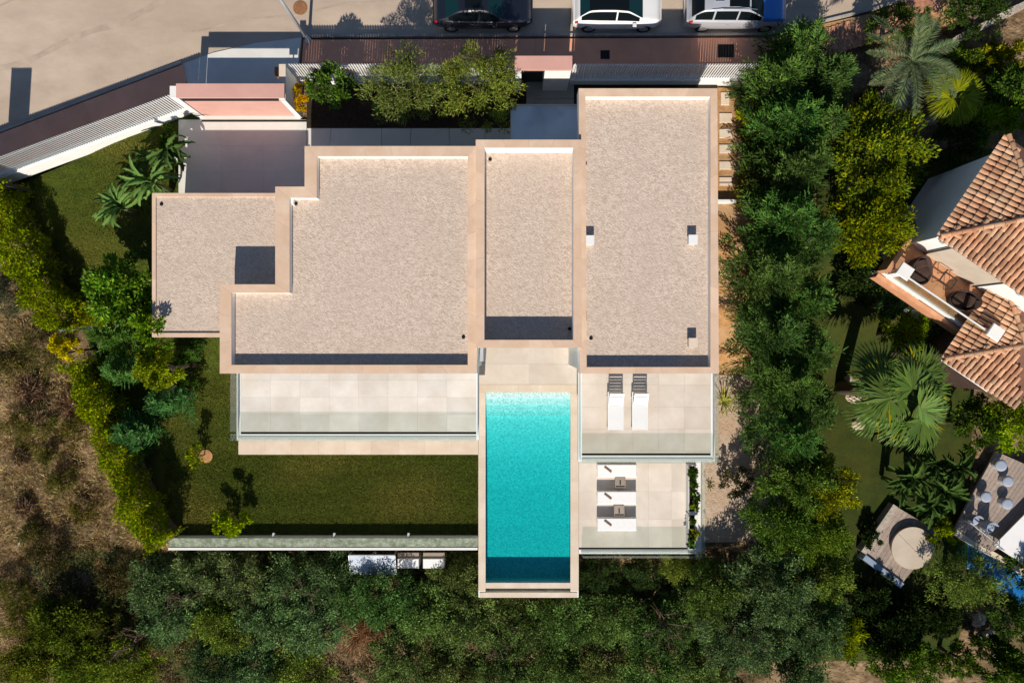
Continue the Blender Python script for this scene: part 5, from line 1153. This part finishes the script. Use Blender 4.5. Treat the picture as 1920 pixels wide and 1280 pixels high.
# ---- front bed
tree("shrub",562,178,1.3,(.38,.62,.5),"golden yellow shrub at the gate wall","shrub",(.42,.25,.015),nclump=30,per=70,leaf=(.11,.06),seed=20,trunk_r=.04,alt=(.3,.14,.02),altp=.3,**sh_)
tree("broadleaf_tree",616,160,2.6,(.85,.85,.9),"small glossy dark green tree beside the golden shrub","tree",(.040,.075,.014),nclump=50,per=80,leaf=(.15,.08),seed=21,mat="foliage_gloss",alt=(.08,.11,.02),altp=.15)
tree("olive_tree",750,160,3.6,(1.65,1.45,1.3),"olive tree in the front bed farther from the entrance porch","olive tree",(.085,.105,.030),nclump=130,per=95,rc=.36,leaf=(.15,.035),seed=22,alt=(.14,.15,.06),altp=.2,ragged=.6,group="olive trees in the front bed")
tree("olive_tree",900,158,3.9,(1.7,1.6,1.4),"olive tree in the front bed beside the entrance porch","olive tree",(.095,.115,.026),nclump=140,per=95,rc=.36,leaf=(.16,.036),seed=23,alt=(.15,.16,.05),altp=.2,ragged=.6,group="olive trees in the front bed")

# ---- conifer row right of the villa
row=[(1512,78,4.6,1.55),(1470,142,4.6,1.5),(1562,140,4.4,1.5),(1496,220,5.0,1.75),(1548,232,4.6,1.4),(1512,312,5.2,1.8),(1486,408,5.0,1.85),(1530,440,4.8,1.6),(1465,512,4.6,1.95),(1525,560,4.3,1.7),(1468,620,4.0,1.95),(1530,660,3.6,1.6),(1490,725,3.4,2.0),(1535,770,2.9,1.5),(1495,820,2.8,1.75)]
ordn=["first","second","third","fourth","fifth","sixth","seventh","eighth","ninth","tenth","eleventh","twelfth","thirteenth","fourteenth","fifteenth"]
for i,(x,y,zt,r) in enumerate(row):
    conifer(x,y,zt,r*1.06,f"{ordn[i]} feathery dark green conifer from the street in the row beside the villa",20+i,nplume=int(105*r),group="conifers beside the villa",col=(.044+.004*math.sin(i*1.7),.079+.006*math.sin(i*2.3),.022),size=1.0)
# low plants at the foot of the conifers
palm(1398,172,1.0,.95,"dark cycad beside the first stepping stone","feather",18,(.035,.055,.018),1,base_z=-.05,trunk_r=.12,ll=.2,nl=30,elr=(.1,1.0),name="cycad",cat="cycad",lw=.03)
for i,(x,y,lab) in enumerate(((1408,222,"yellow green leafy shrub beside the second stepping stone"),(1408,262,"green leafy shrub beside the fourth stepping stone"),(1410,308,"yellow green leafy shrub beside the fifth stepping stone"),(1398,352,"low grassy shrub just above the thin white wall"))):
    tree("shrub",x,y,.85,(.46,.6,.5),lab,"shrub",((.13,.15,.012),(.07,.10,.016),(.12,.14,.014),(.10,.10,.02))[i],nclump=26,per=60,leaf=(.22,.06),seed=30+i,trunk_r=.04,ragged=.7,**sh_)
rosette(1359,753,.85,"spiky pale yucca at the edge of the gravel path",1)
tree("shrub",1385,905,-1.5,(.75,.8,.6),"dark reddish shrub at the edge of the gravel path","shrub",(.045,.045,.022),nclump=34,per=70,leaf=(.12,.06),seed=36,trunk_r=.05,**sh_)
rosette(1333,912,.28,"tiny green plant alone on the gravel path",2,nl=10,col=(.08,.1,.02),name="small_plant",cat="plant")
# trailing plants in the troughs
for i,(x,y,r) in enumerate(((1298,885,.22),(1301,905,.24),(1303,930,.22),(1304,950,.24),(1300,975,.15),(1303,998,.28),(1297,1018,.24))):
    tree("trough_plant",x,y,-1.72,(r*.8,r*1.1,r),f"{ordn[i]} leafy plant in the white troughs counted from the upper terrace","plant",((.03,.06,.01),(.05,.09,.012),(.04,.075,.012),(.08,.11,.012),(.05,.08,.012),(.14,.15,.012),(.04,.075,.014))[i],nclump=9,per=16,leaf=(.15,.10),seed=40+i,trunk_r=.015,mat="foliage_gloss",group="plants in the white troughs",name_base=ZL+.46,**sh_)

# ---- second row and neighbouring garden
tree("broadleaf_tree",1655,290,4.3,(1.8,2.3,1.7),"large olive green tree between the conifers and the tiled house","tree",(.062,.086,.014),nclump=190,per=100,rc=.42,leaf=(.17,.075),seed=50,alt=(.14,.14,.02),altp=.2)
tree("broadleaf_tree",1640,420,4.0,(1.75,1.3,1.5),"olive green tree in front of the balcony corner","tree",(.075,.095,.012),nclump=120,per=95,rc=.40,leaf=(.16,.07),seed=51,alt=(.16,.15,.02),altp=.2)
tree("shrub",1625,215,1.8,(.9,.8,.9),"dark shrub left of the rocks under the feather palm","shrub",(.030,.050,.012),nclump=45,per=80,leaf=(.14,.07),seed=52,**sh_)
palm(1714,112,4.2,2.45,"large grey green feather palm at the top right","feather",19,(.085,.11,.055),2,trunk_r=.28,ll=.42,nl=58,elr=(-.15,1.2),lw=.03)
palm(1792,180,3.0,1.3,"spiky yellow green fan palm left of the tiled roof top","fan",26,(.13,.15,.02),3,trunk_r=.18,pet=.35,nseg=20,spread=2.2,elr=(.0,1.2),lw=.055)
palm(1690,742,2.6,2.65,"big fan palm with broad drooping leaves in the neighbouring garden","fan",22,(.066,.105,.028),4,trunk_r=.3,pet=.52,nseg=30,spread=3.7,droop=.6,elr=(-.2,1.4),lw=.16,alt=(.22,.18,.02),altp=.03)
tree("shrub",1705,625,1.2,(1.15,.9,.9),"light green shrub between the balcony and the big fan palm","shrub",(.105,.145,.016),nclump=50,per=80,leaf=(.2,.06),seed=53,ragged=.7,**sh_)
tree("shrub",1782,640,1.1,(.9,.8,.9),"light green shrub under the corner of the lower tiled roof","shrub",(.12,.155,.014),nclump=46,per=80,leaf=(.16,.07),seed=54,**sh_)
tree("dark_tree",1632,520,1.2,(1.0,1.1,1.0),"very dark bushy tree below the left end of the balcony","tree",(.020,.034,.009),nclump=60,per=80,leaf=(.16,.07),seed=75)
tree("shrub",1672,570,.8,(.6,.55,.6),"dark green shrub below the balcony corner","shrub",(.045,.085,.026),nclump=34,per=70,leaf=(.14,.06),seed=55,**sh_)
tree("shrub",1862,225,2.4,(1.3,.9,1.1),"green leafy tree just above the tiled roof top","tree",(.075,.115,.016),nclump=64,per=85,leaf=(.2,.07),seed=56,**sh_)
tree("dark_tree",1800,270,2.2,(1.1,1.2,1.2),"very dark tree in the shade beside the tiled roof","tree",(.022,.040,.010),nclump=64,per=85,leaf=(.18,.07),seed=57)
tree("shrub",1905,160,2.6,(1.0,.9,1.1),"dark green shrub at the right edge below the stone wall","shrub",(.040,.070,.014),nclump=54,per=80,leaf=(.18,.07),seed=58,**sh_)
tree("shrub",1880,105,1.5,(1.3,.6,.8),"yellow green bank of shrubs along the stone wall","shrub",(.12,.125,.014),nclump=54,per=75,leaf=(.16,.07),seed=59,alt=(.25,.2,.02),altp=.15,**sh_)
tree("shrub",1840,22,2.0,(1.5,.9,1.1),"dark clipped shrub behind the stone wall at the top edge","shrub",(.030,.050,.013),nclump=70,per=80,leaf=(.12,.06),seed=60,**sh_)
tree("shrub",1690,40,2.4,(1.2,.8,1.1),"olive green shrub beside the red clay pavers","shrub",(.055,.080,.020),nclump=50,per=80,leaf=(.2,.05),seed=61,ragged=.7,**sh_)
tree("shrub",1815,120,1.2,(1.2,.8,.8),"green bushes between the feather palm and the stone wall","shrub",(.062,.090,.016),nclump=54,per=75,leaf=(.16,.07),seed=62,**sh_)
tree("shrub",1905,790,1.0,(1.2,1.3,1.1),"bright green tree at the right edge above the wooden deck","tree",(.105,.15,.012),nclump=80,per=90,leaf=(.15,.075),seed=63,**sh_)
tree("shrub",1845,800,.4,(1.0,1.1,1.0),"dark green bush left of the bright tree above the deck","shrub",(.040,.065,.012),nclump=60,per=80,leaf=(.18,.08),seed=64,**sh_)
bn=[(1742,905,.6,1.35),(1800,930,.7,1.4),(1772,955,.3,1.2),(1722,920,.2,1.1),(1830,890,.6,1.3),(1785,882,.4,1.2)]
bnl=["banana plant left of the wooden deck, upper left one","banana plant hanging its leaves over the wooden deck","banana plant just above the round pad","small banana plant at the edge of the dark lawn","banana plant beside the topmost garden pouf","banana plant below the big fan palm"]
for i,(x,y,zt,L) in enumerate(bn): banana(x,y,zt,L,bnl[i],20+i,nl=22,base_z=-2.8,col=(.038,.070,.014),group="banana plants beside the deck",w=.13)
tree("shrub",1768,995,-1.7,(.75,.6,.6),"yellow green shrub touching the round pad","shrub",(.12,.15,.014),nclump=34,per=70,leaf=(.12,.07),seed=65,**sh_)
tree("broadleaf_tree",1820,1090,-.4,(1.7,1.3,1.3),"soft green tree below the narrow blue pool","tree",(.085,.115,.030),nclump=100,per=95,leaf=(.15,.05),seed=66,ragged=.7)
tree("shrub",1900,1160,-1.0,(1.0,1.0,.9),"dark green shrub at the right edge below the pool","shrub",(.040,.065,.016),nclump=50,per=80,leaf=(.18,.07),seed=67,**sh_)
tree("shrub",1900,1260,-1.2,(1.2,1.0,1.0),"leafy shrub in the lower right corner","shrub",(.060,.095,.018),nclump=56,per=80,leaf=(.24,.09),seed=68,**sh_)
tree("shrub",1632,1000,-2.3,(.45,.8,.6),"dark shrub along the left side of the wooden platform","shrub",(.020,.035,.008),nclump=34,per=70,leaf=(.13,.06),seed=69,**sh_)
tree("dark_tree",1690,1170,-1.9,(1.9,1.3,1.1),"very dark tree below the wooden platform","tree",(.014,.024,.007),nclump=120,per=95,leaf=(.2,.08),seed=70)  # deep shade below the platform put into the leaf colour
tree("dark_tree",1640,1110,-2.0,(.9,.9,.9),"near black bush added for the shadow at the lower left of the wooden platform","bush",(.016,.028,.008),nclump=50,per=80,leaf=(.16,.07),seed=76)  # leaves coloured nearly black in place of the deep shadow here
tree("dark_tree",1765,1160,-2.2,(.9,1.0,.9),"near black bush added for the shadow right of the dark tree below the platform","bush",(.018,.030,.008),nclump=50,per=80,leaf=(.2,.06),seed=77)  # another bush put in for black shadow, its leaves coloured to match
tree("broadleaf_tree",1690,1245,-1.4,(1.8,1.2,1.4),"mid green tree at the lower edge below the dark tree","tree",(.050,.085,.014),nclump=110,per=90,leaf=(.15,.075),seed=71)
tree("shrub",1588,1190,-1.4,(.9,1.0,1.0),"yellowish green shrub left of the dark tree at the lower right","shrub",(.095,.115,.014),nclump=56,per=80,leaf=(.2,.05),seed=72,ragged=.7,**sh_)

# ---- lower right: end of the conifer row turning into broadleaf trees
lr=[(1505,905,1.4,1.7,1.4,(.050,.078,.018),"green tree at the lower end of the conifer row"),(1560,920,1.2,1.1,1.2,(.105,.11,.016),"yellowish tree beside the dark lawn at the end of the conifer row"),
(1478,985,.6,1.7,1.4,(.040,.068,.014),"dark green tree below the gravel path"),(1535,1000,.4,1.5,1.3,(.060,.088,.016),"green tree left of the wooden platform"),(1340,1110,-.8,1.2,1.3,(.055,.080,.022),"tree below the corner of the pool terrace"),
(1450,1100,-.2,2.1,1.9,(.060,.088,.036),"large grey green tree in the lower right"),(1550,1080,-.6,1.2,1.2,(.075,.100,.024),"bright tree between the large grey green tree and the dark lawn"),(1400,1200,-.8,2.0,1.7,(.060,.088,.038),"large grey green tree at the lower edge"),(1530,1180,-.8,1.6,1.5,(.058,.090,.036),"grey green tree right of the large one at the lower edge"),(1480,1270,-1.2,1.6,1.3,(.050,.078,.030),"grey green tree cut by the lower edge at the right")]
for i,(x,y,zt,rx,ry,col,lab) in enumerate(lr): tree("evergreen_tree",x,y,zt,(rx,ry,1.4),lab,"tree",col,nclump=int(52*rx*ry)+30,per=95,rc=.36,leaf=(.14,.06),seed=80+i,alt=tuple(1.7*np.array(col)),altp=.2,group="evergreen trees in the lower right")

# ---- wood below the garden wall and pool
wl_=[]
rngw=np.random.default_rng(77)
rows_=[("upper",1085,[300,375,455,540,625,705,790,865]),("middle",1165,[110,330,415,500,585,800,880,960,1050,1140,1230,1310]),("lowest",1250,[60,150,225,400,480,560,760,850,940,1030,1120,1210,1300])]
for rn,yy,xs in rows_:
    for k,x in enumerate(xs):
        if rn=="upper" and x in (705,): y_=1118
        else: y_=yy+rngw.uniform(-14,14)
        zt=-3.1 if rn=="upper" else (-3.4 if rn=="middle" else -4.0)
        if x>890: zt-=.5
        r=rngw.uniform(1.45,1.85); tone=rngw.random()
        if x<280: col=(.070,.085,.014)
        elif x<640: col=(.076,.100,.036) if tone<.6 else (.078,.108,.022)
        else: col=(.058,.088,.024) if tone<.6 else (.076,.094,.028)
        col=tuple(np.array(col)*rngw.uniform(.72,1.28)*np.array([rngw.uniform(.82,1.05),1,1.15]))
        if rn=="upper": zt-=.1
        if rn=="upper" and x==705: y_=1122; zt=-2.5
        if rn=="upper" and x==790: y_=1140; zt=-4.2
        tree("olive_tree",x,y_,zt,(r,r*.86,1.25),f"{ordn[k]} wild tree from the left in the {rn} row of the wood below the villa","tree",col,nclump=int(84*r),per=95,rc=.42,leaf=(.16,.058),seed=200+len(wl_),alt=tuple(1.6*np.array(col)),altp=.25,ragged=.8,group=f"wild trees of the {rn} row below the villa",clumpvar=.28); wl_.append(x)
# dark hollow bushes right under the pool and terrace
for i,(x,y,lab) in enumerate(((1120,1080,"dark bush in the shade under the pool terrace, left one"),(1200,1075,"dark bush in the shade under the pool terrace, middle one"),(1275,1065,"light green bush under the corner of the pool terrace"))):
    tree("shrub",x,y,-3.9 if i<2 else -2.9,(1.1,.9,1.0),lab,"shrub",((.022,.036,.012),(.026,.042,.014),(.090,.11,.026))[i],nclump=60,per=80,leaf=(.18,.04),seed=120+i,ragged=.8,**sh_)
def bare_tree(px,py,zt,label,seed,col="twig"):
    rng=np.random.default_rng(8500+seed); c=np.array(W(px,py,zt-.6)); g=Tz(c[0],c[1]); t=thing("bare_tree",(c[0],c[1],g),label,"tree"); H=zt-g; mb=MB(); tw=MB()
    mb.tube([(0,0,-.1),(.08,.05,H*.4),(.02,.1,H*.7)],[.09,.07,.04],7)
    for k in range(13):
        a=rng.uniform(0,6.28); s0=Vector((.05,.06,H*rng.uniform(.35,.7))); e=Vector((math.cos(a)*rng.uniform(.7,1.3),math.sin(a)*rng.uniform(.7,1.3),H*rng.uniform(.75,1.0))); m=s0.lerp(e,.5)+Vector((rng.normal()*.1,rng.normal()*.1,.15)); mb.tube([s0,m,e],[.035,.024,.008],5)
        for q in range(7):
            b=m.lerp(e,rng.uniform(0,1)); tw.tube([b,b+Vector((rng.normal()*.22,rng.normal()*.22,rng.uniform(-.05,.25)))],[.010,.004],4,cap=False)
    mb.build("trunk","bark",t,smooth=True,local=True); tw.build("twigs",col,t,local=True)
for i_,(x_,y_,l_) in enumerate(((345,1140,"leafless grey tree showing through the wood at the left"),(560,1120,"leafless tree in the wood below the garden wall"),(930,1190,"leafless tree just below the end of the pool"),(1250,1180,"leafless tree in the wood below the pool terrace"),(240,1215,"leafless tree at the lower left over the dry ground"))): bare_tree(x_,y_,-2.9 if i_!=2 else -3.4,l_,i_)
def dead_bush(px,py,zt,r,label,seed,col=(.16,.09,.05),n=900):
    rng=np.random.default_rng(8000+seed); c=np.array(W(px,py,zt)); g=Tz(c[0],c[1]); t=thing("dead_bush",(c[0],c[1],g),label,"bush")
    d=sphere_dirs(rng,n,0.0); L=r*rng.uniform(.2,.6,n); P=d*(r*rng.uniform(.2,.85,n))[:,None]*np.array([1,1,.8]); D=unit(d*.25+rng.standard_normal((n,3))*np.array([1,1,.45])); Nn=rng.standard_normal((n,3))
    o=raw_obj("twigs",leaf_mesh("twigs",P+np.array([0,0,.1]),D,Nn,L,.03,tones(rng,n,col,.35,(.25,.16,.10),.25),mat="dry_foliage"),t)
    mb=MB()
    for k in range(14):
        a=rng.uniform(0,6.28); e=Vector((math.cos(a)*r*.9,math.sin(a)*r*.9,r*rng.uniform(.3,.9))); m=e*.5+Vector((rng.normal()*.15,rng.normal()*.15,.2)); mb.tube([(0,0,-.1),m,e],[.05,.03,.01],5)
    mb.build("branches","twig",t,local=True)
dead_bush(660,1228,-3.7,1.75,"heap of bare brown branches at the lower edge",1,n=1500)
dead_bush(30,735,-2.0,.9,"dark dry bush on the upper part of the dry slope",2,col=(.05,.032,.022))
dead_bush(110,760,-2.0,.95,"brown dry bush beside the middle of the long hedge",3,col=(.085,.05,.028))
dead_bush(35,955,-3.8,.75,"small dark dry bush near the pale log",4,col=(.05,.032,.02))
dead_bush(20,860,-3.0,.6,"dark dry bush at the left edge below the olive one",5,col=(.045,.035,.016))
sc=[(60,800,-2.2,1.3,(.055,.060,.013),"olive green scrub bush on the dry slope left of the hedge"),(140,810,-2.3,.85,(.060,.058,.014),"olive scrub bush against the middle of the hedge"),(75,660,-1.5,1.1,(.058,.060,.020),"grey green scrub bush at the top of the dry slope"),(10,560,-.8,.9,(.040,.060,.040),"blue grey bush at the left edge beside the upper hedge"),(90,1045,-3.9,1.1,(.018,.020,.008),"dark bush below the pale log"),(20,1110,-4.4,1.2,(.050,.060,.014),"olive green bush at the left edge of the wood"),(215,1085,-4.2,.95,(.020,.018,.008),"dark brown bush at the foot of the long hedge"),(45,1180,-4.6,1.3,(.070,.080,.015),"yellow green bush at the lower left"),(190,1175,-4.6,1.3,(.060,.075,.018),"green bush at the lower left beside the wood")]
for i,(x,y,zt,r,col,lab) in enumerate(sc): tree("scrub_bush",x,y,zt,(r,r*.8,.8),lab,"bush",col,nclump=int(40*r),per=75,rc=.34,leaf=(.22,.03),seed=140+i,ragged=1.0,up=.2,alt=(.12,.085,.04),altp=.2,trunk_r=.04,**sh_)

# ---- uncountable dry grass on the slope, fallen needles and grass fringes
def grass(name, n, zone, col, label, seed, L=.3, w=.022, alt=None, altp=.3, lie=.6, mat="dry_foliage"):
    rng=np.random.default_rng(9000+seed); x0,x1,y0,y1=zone; k=max(n//14,1); cx=rng.uniform(x0,x1,k); cy=rng.uniform(y0,y1,k); keep=zone_ok[name](cx,cy) if name in zone_ok else np.ones(k,bool); cx=cx[keep];cy=cy[keep]
    i=np.repeat(np.arange(len(cx)),14); m=len(i); x=cx[i]+rng.normal(0,.10,m); y=cy[i]+rng.normal(0,.10,m); z=T(x,y)-.03
    a=rng.uniform(0,6.283,m); D=np.stack([np.cos(a)*lie,np.sin(a)*lie,rng.uniform(.15,1,m)],-1); tuft=(1+.35*rng.standard_normal(len(cx))).clip(.35,1.9)
    c=(tones(rng,m,col,.25,alt,altp)*tuft[i][:,None]).clip(.003,.8)
    me=leaf_mesh(name,np.c_[x,y,z],D,rng.standard_normal((m,3)),L*rng.uniform(.5,1.3,m),w,c,mat=mat)
    o=raw_obj(name,me); return tag(o,label,None,None,"stuff")
hx=np.array([gpt(*p)[0] for p in ((128,680),(160,745),(195,835),(225,915),(252,985),(290,1028))]); hy=np.array([gpt(*p)[1] for p in ((128,680),(160,745),(195,835),(225,915),(252,985),(290,1028))])
def left_of_hedge(x,y): lim=np.interp(-y,-hy,hx,left=-22.5,right=hx[-1]); return (x<lim)&(y<2.6)
zone_ok={"dry_grass":left_of_hedge,"wood_grass":lambda x,y:(y<-11.2)}
grass("dry_grass",90000,(-31,-16,-20,2.6),(.37,.26,.135),"dry straw coloured grass covering the slope left of the hedge",1,alt=(.075,.045,.025),altp=.35)
def undergrowth(n, label, seed):
    rng=np.random.default_rng(seed); x=rng.uniform(-26,13,n); y=rng.uniform(-24,-11.3,n); h=.35+.3*np.sin(x*1.3)*np.sin(y*1.7+1)+.2*np.sin(x*3.1+y*2.2)
    k=(h>.12)&~((np.abs(x+8.6)<2.0)&(np.abs(y+17.4)<1.4)); x=x[k];y=y[k];h=h[k]; m=len(x); P=np.c_[x,y,T(x,y)+h*rng.uniform(.3,1.5,m)]
    D=unit(rng.standard_normal((m,3))*np.array([1,1,.5])+np.array([0,0,.3])); Nn=unit(rng.standard_normal((m,3))*.6+np.array([0,-.2,.8]))
    pat=.5+.5*np.sin(x*.9+2)*np.sin(y*.8); base=np.outer(pat,[.05,.065,.016])+np.outer(1-pat,[.032,.05,.018])
    c=(tones(rng,m,(1,1,1),.3).clip(0,3)/LEAF_GAIN*0+1)*base*LEAF_GAIN*rng.uniform(.6,1.4,(m,1))
    tag(raw_obj("undergrowth",leaf_mesh("undergrowth",P,D,Nn,.17*rng.uniform(.6,1.3,m),.06,c)),label,None,None,"stuff")
tree("shrub",1800,1240,-2.0,(.9,.7,.6),"low green shrub beside the lowest pale rock","shrub",(.050,.080,.014),nclump=40,per=70,leaf=(.2,.07),seed=78,**sh_)
tree("shrub",1860,1215,-1.9,(.8,.8,.7),"dark leafy shrub between the pale rocks at the lower right","shrub",(.035,.058,.012),nclump=40,per=70,leaf=(.2,.07),seed=79,**sh_)
tree("shrub",1925,1060,-1.6,(.8,1.0,.8),"dark green bush at the right edge over the blue pool","shrub",(.030,.055,.012),nclump=40,per=70,leaf=(.18,.07),seed=73,**sh_)
for i_,(x_,y_,r_,c_,l_) in enumerate(((120,905,.8,(.055,.062,.016),"olive scrub bush in the middle of the dry slope beside the hedge"),(60,1000,.7,(.040,.048,.014),"low olive bush just right of the pale log"),(150,960,.6,(.075,.070,.018),"small yellowish scrub bush on the lower dry slope"),(15,690,.8,(.060,.062,.020),"grey green scrub bush at the left edge of the dry slope"),(90,860,.55,(.045,.05,.014),"small olive scrub bush below the large one on the slope"))):
    tree("scrub_bush",x_,y_,Tz(*W(x_,y_,-3)[:2])+.75,(r_,r_*.8,.55),l_,"bush",c_,nclump=int(50*r_),per=70,rc=.28,leaf=(.2,.03),seed=160+i_,ragged=1.0,up=.2,alt=(.14,.10,.04),altp=.25,trunk_r=.03,**sh_)
def lawn_blades(n, zone, zf, seed, label):
    rng=np.random.default_rng(seed); x=rng.uniform(zone[0],zone[1],n); y=rng.uniform(zone[2],zone[3],n)
    k=(x>np.interp(y,hpy,hpx)+.3)&(y<FA.y+(x-FA.x)*FD.y/FD.x-.15)&~((x>WX(335)-.1)&(y>5)); x=x[k];y=y[k];m=len(x)
    z=zf(x,y); D=np.stack([rng.normal(0,.8,m),rng.normal(0,.8,m),rng.uniform(.15,.6,m)],-1); Nn=rng.standard_normal((m,3))*.5+np.array([0,-.3,.8])
    pat=np.sin(x*.55+1.3*np.sin(y*.6))*np.sin(y*.9+.8*np.sin(x*.4)); st=np.sign(np.sin(y*2*np.pi/1.1))*.06; dry=np.clip((pat-.1)*1.2,0,1)[:,None]*np.clip(rng.normal(.5,.3,m),0,1)[:,None]
    c=(np.array([.098,.122,.018])*(1-dry)+np.array([.25,.205,.045])*dry)*(1+st)[:,None]*rng.uniform(.55,1.5,(m,1))
    tag(raw_obj("lawn_grass",leaf_mesh("lawn_grass",np.c_[x,y,z],D,Nn,.085*rng.uniform(.6,1.4,m),.028,c)),label,None,None,"stuff")
lawn_blades(110000,(-17.6,-1.74,-9.86,-5.76),lambda x,y: np.full(len(x),-2.715),51,"short grass of the lawn below the left terrace")
lawn_blades(150000,(-26,-13.0,-5.76,10.6),lambda x,y: np.where(y>-1.5,T(x,y)+.02,-2.715),52,"short grass of the lawn beside the garage")
undergrowth(90000,"low green undergrowth covering the ground of the wood",31)
grass("wood_grass",60000,(-31,14,-24,-11.2),(.085,.07,.03),"dry grass and leaf litter under the wood",2,alt=(.05,.055,.015),altp=.4)
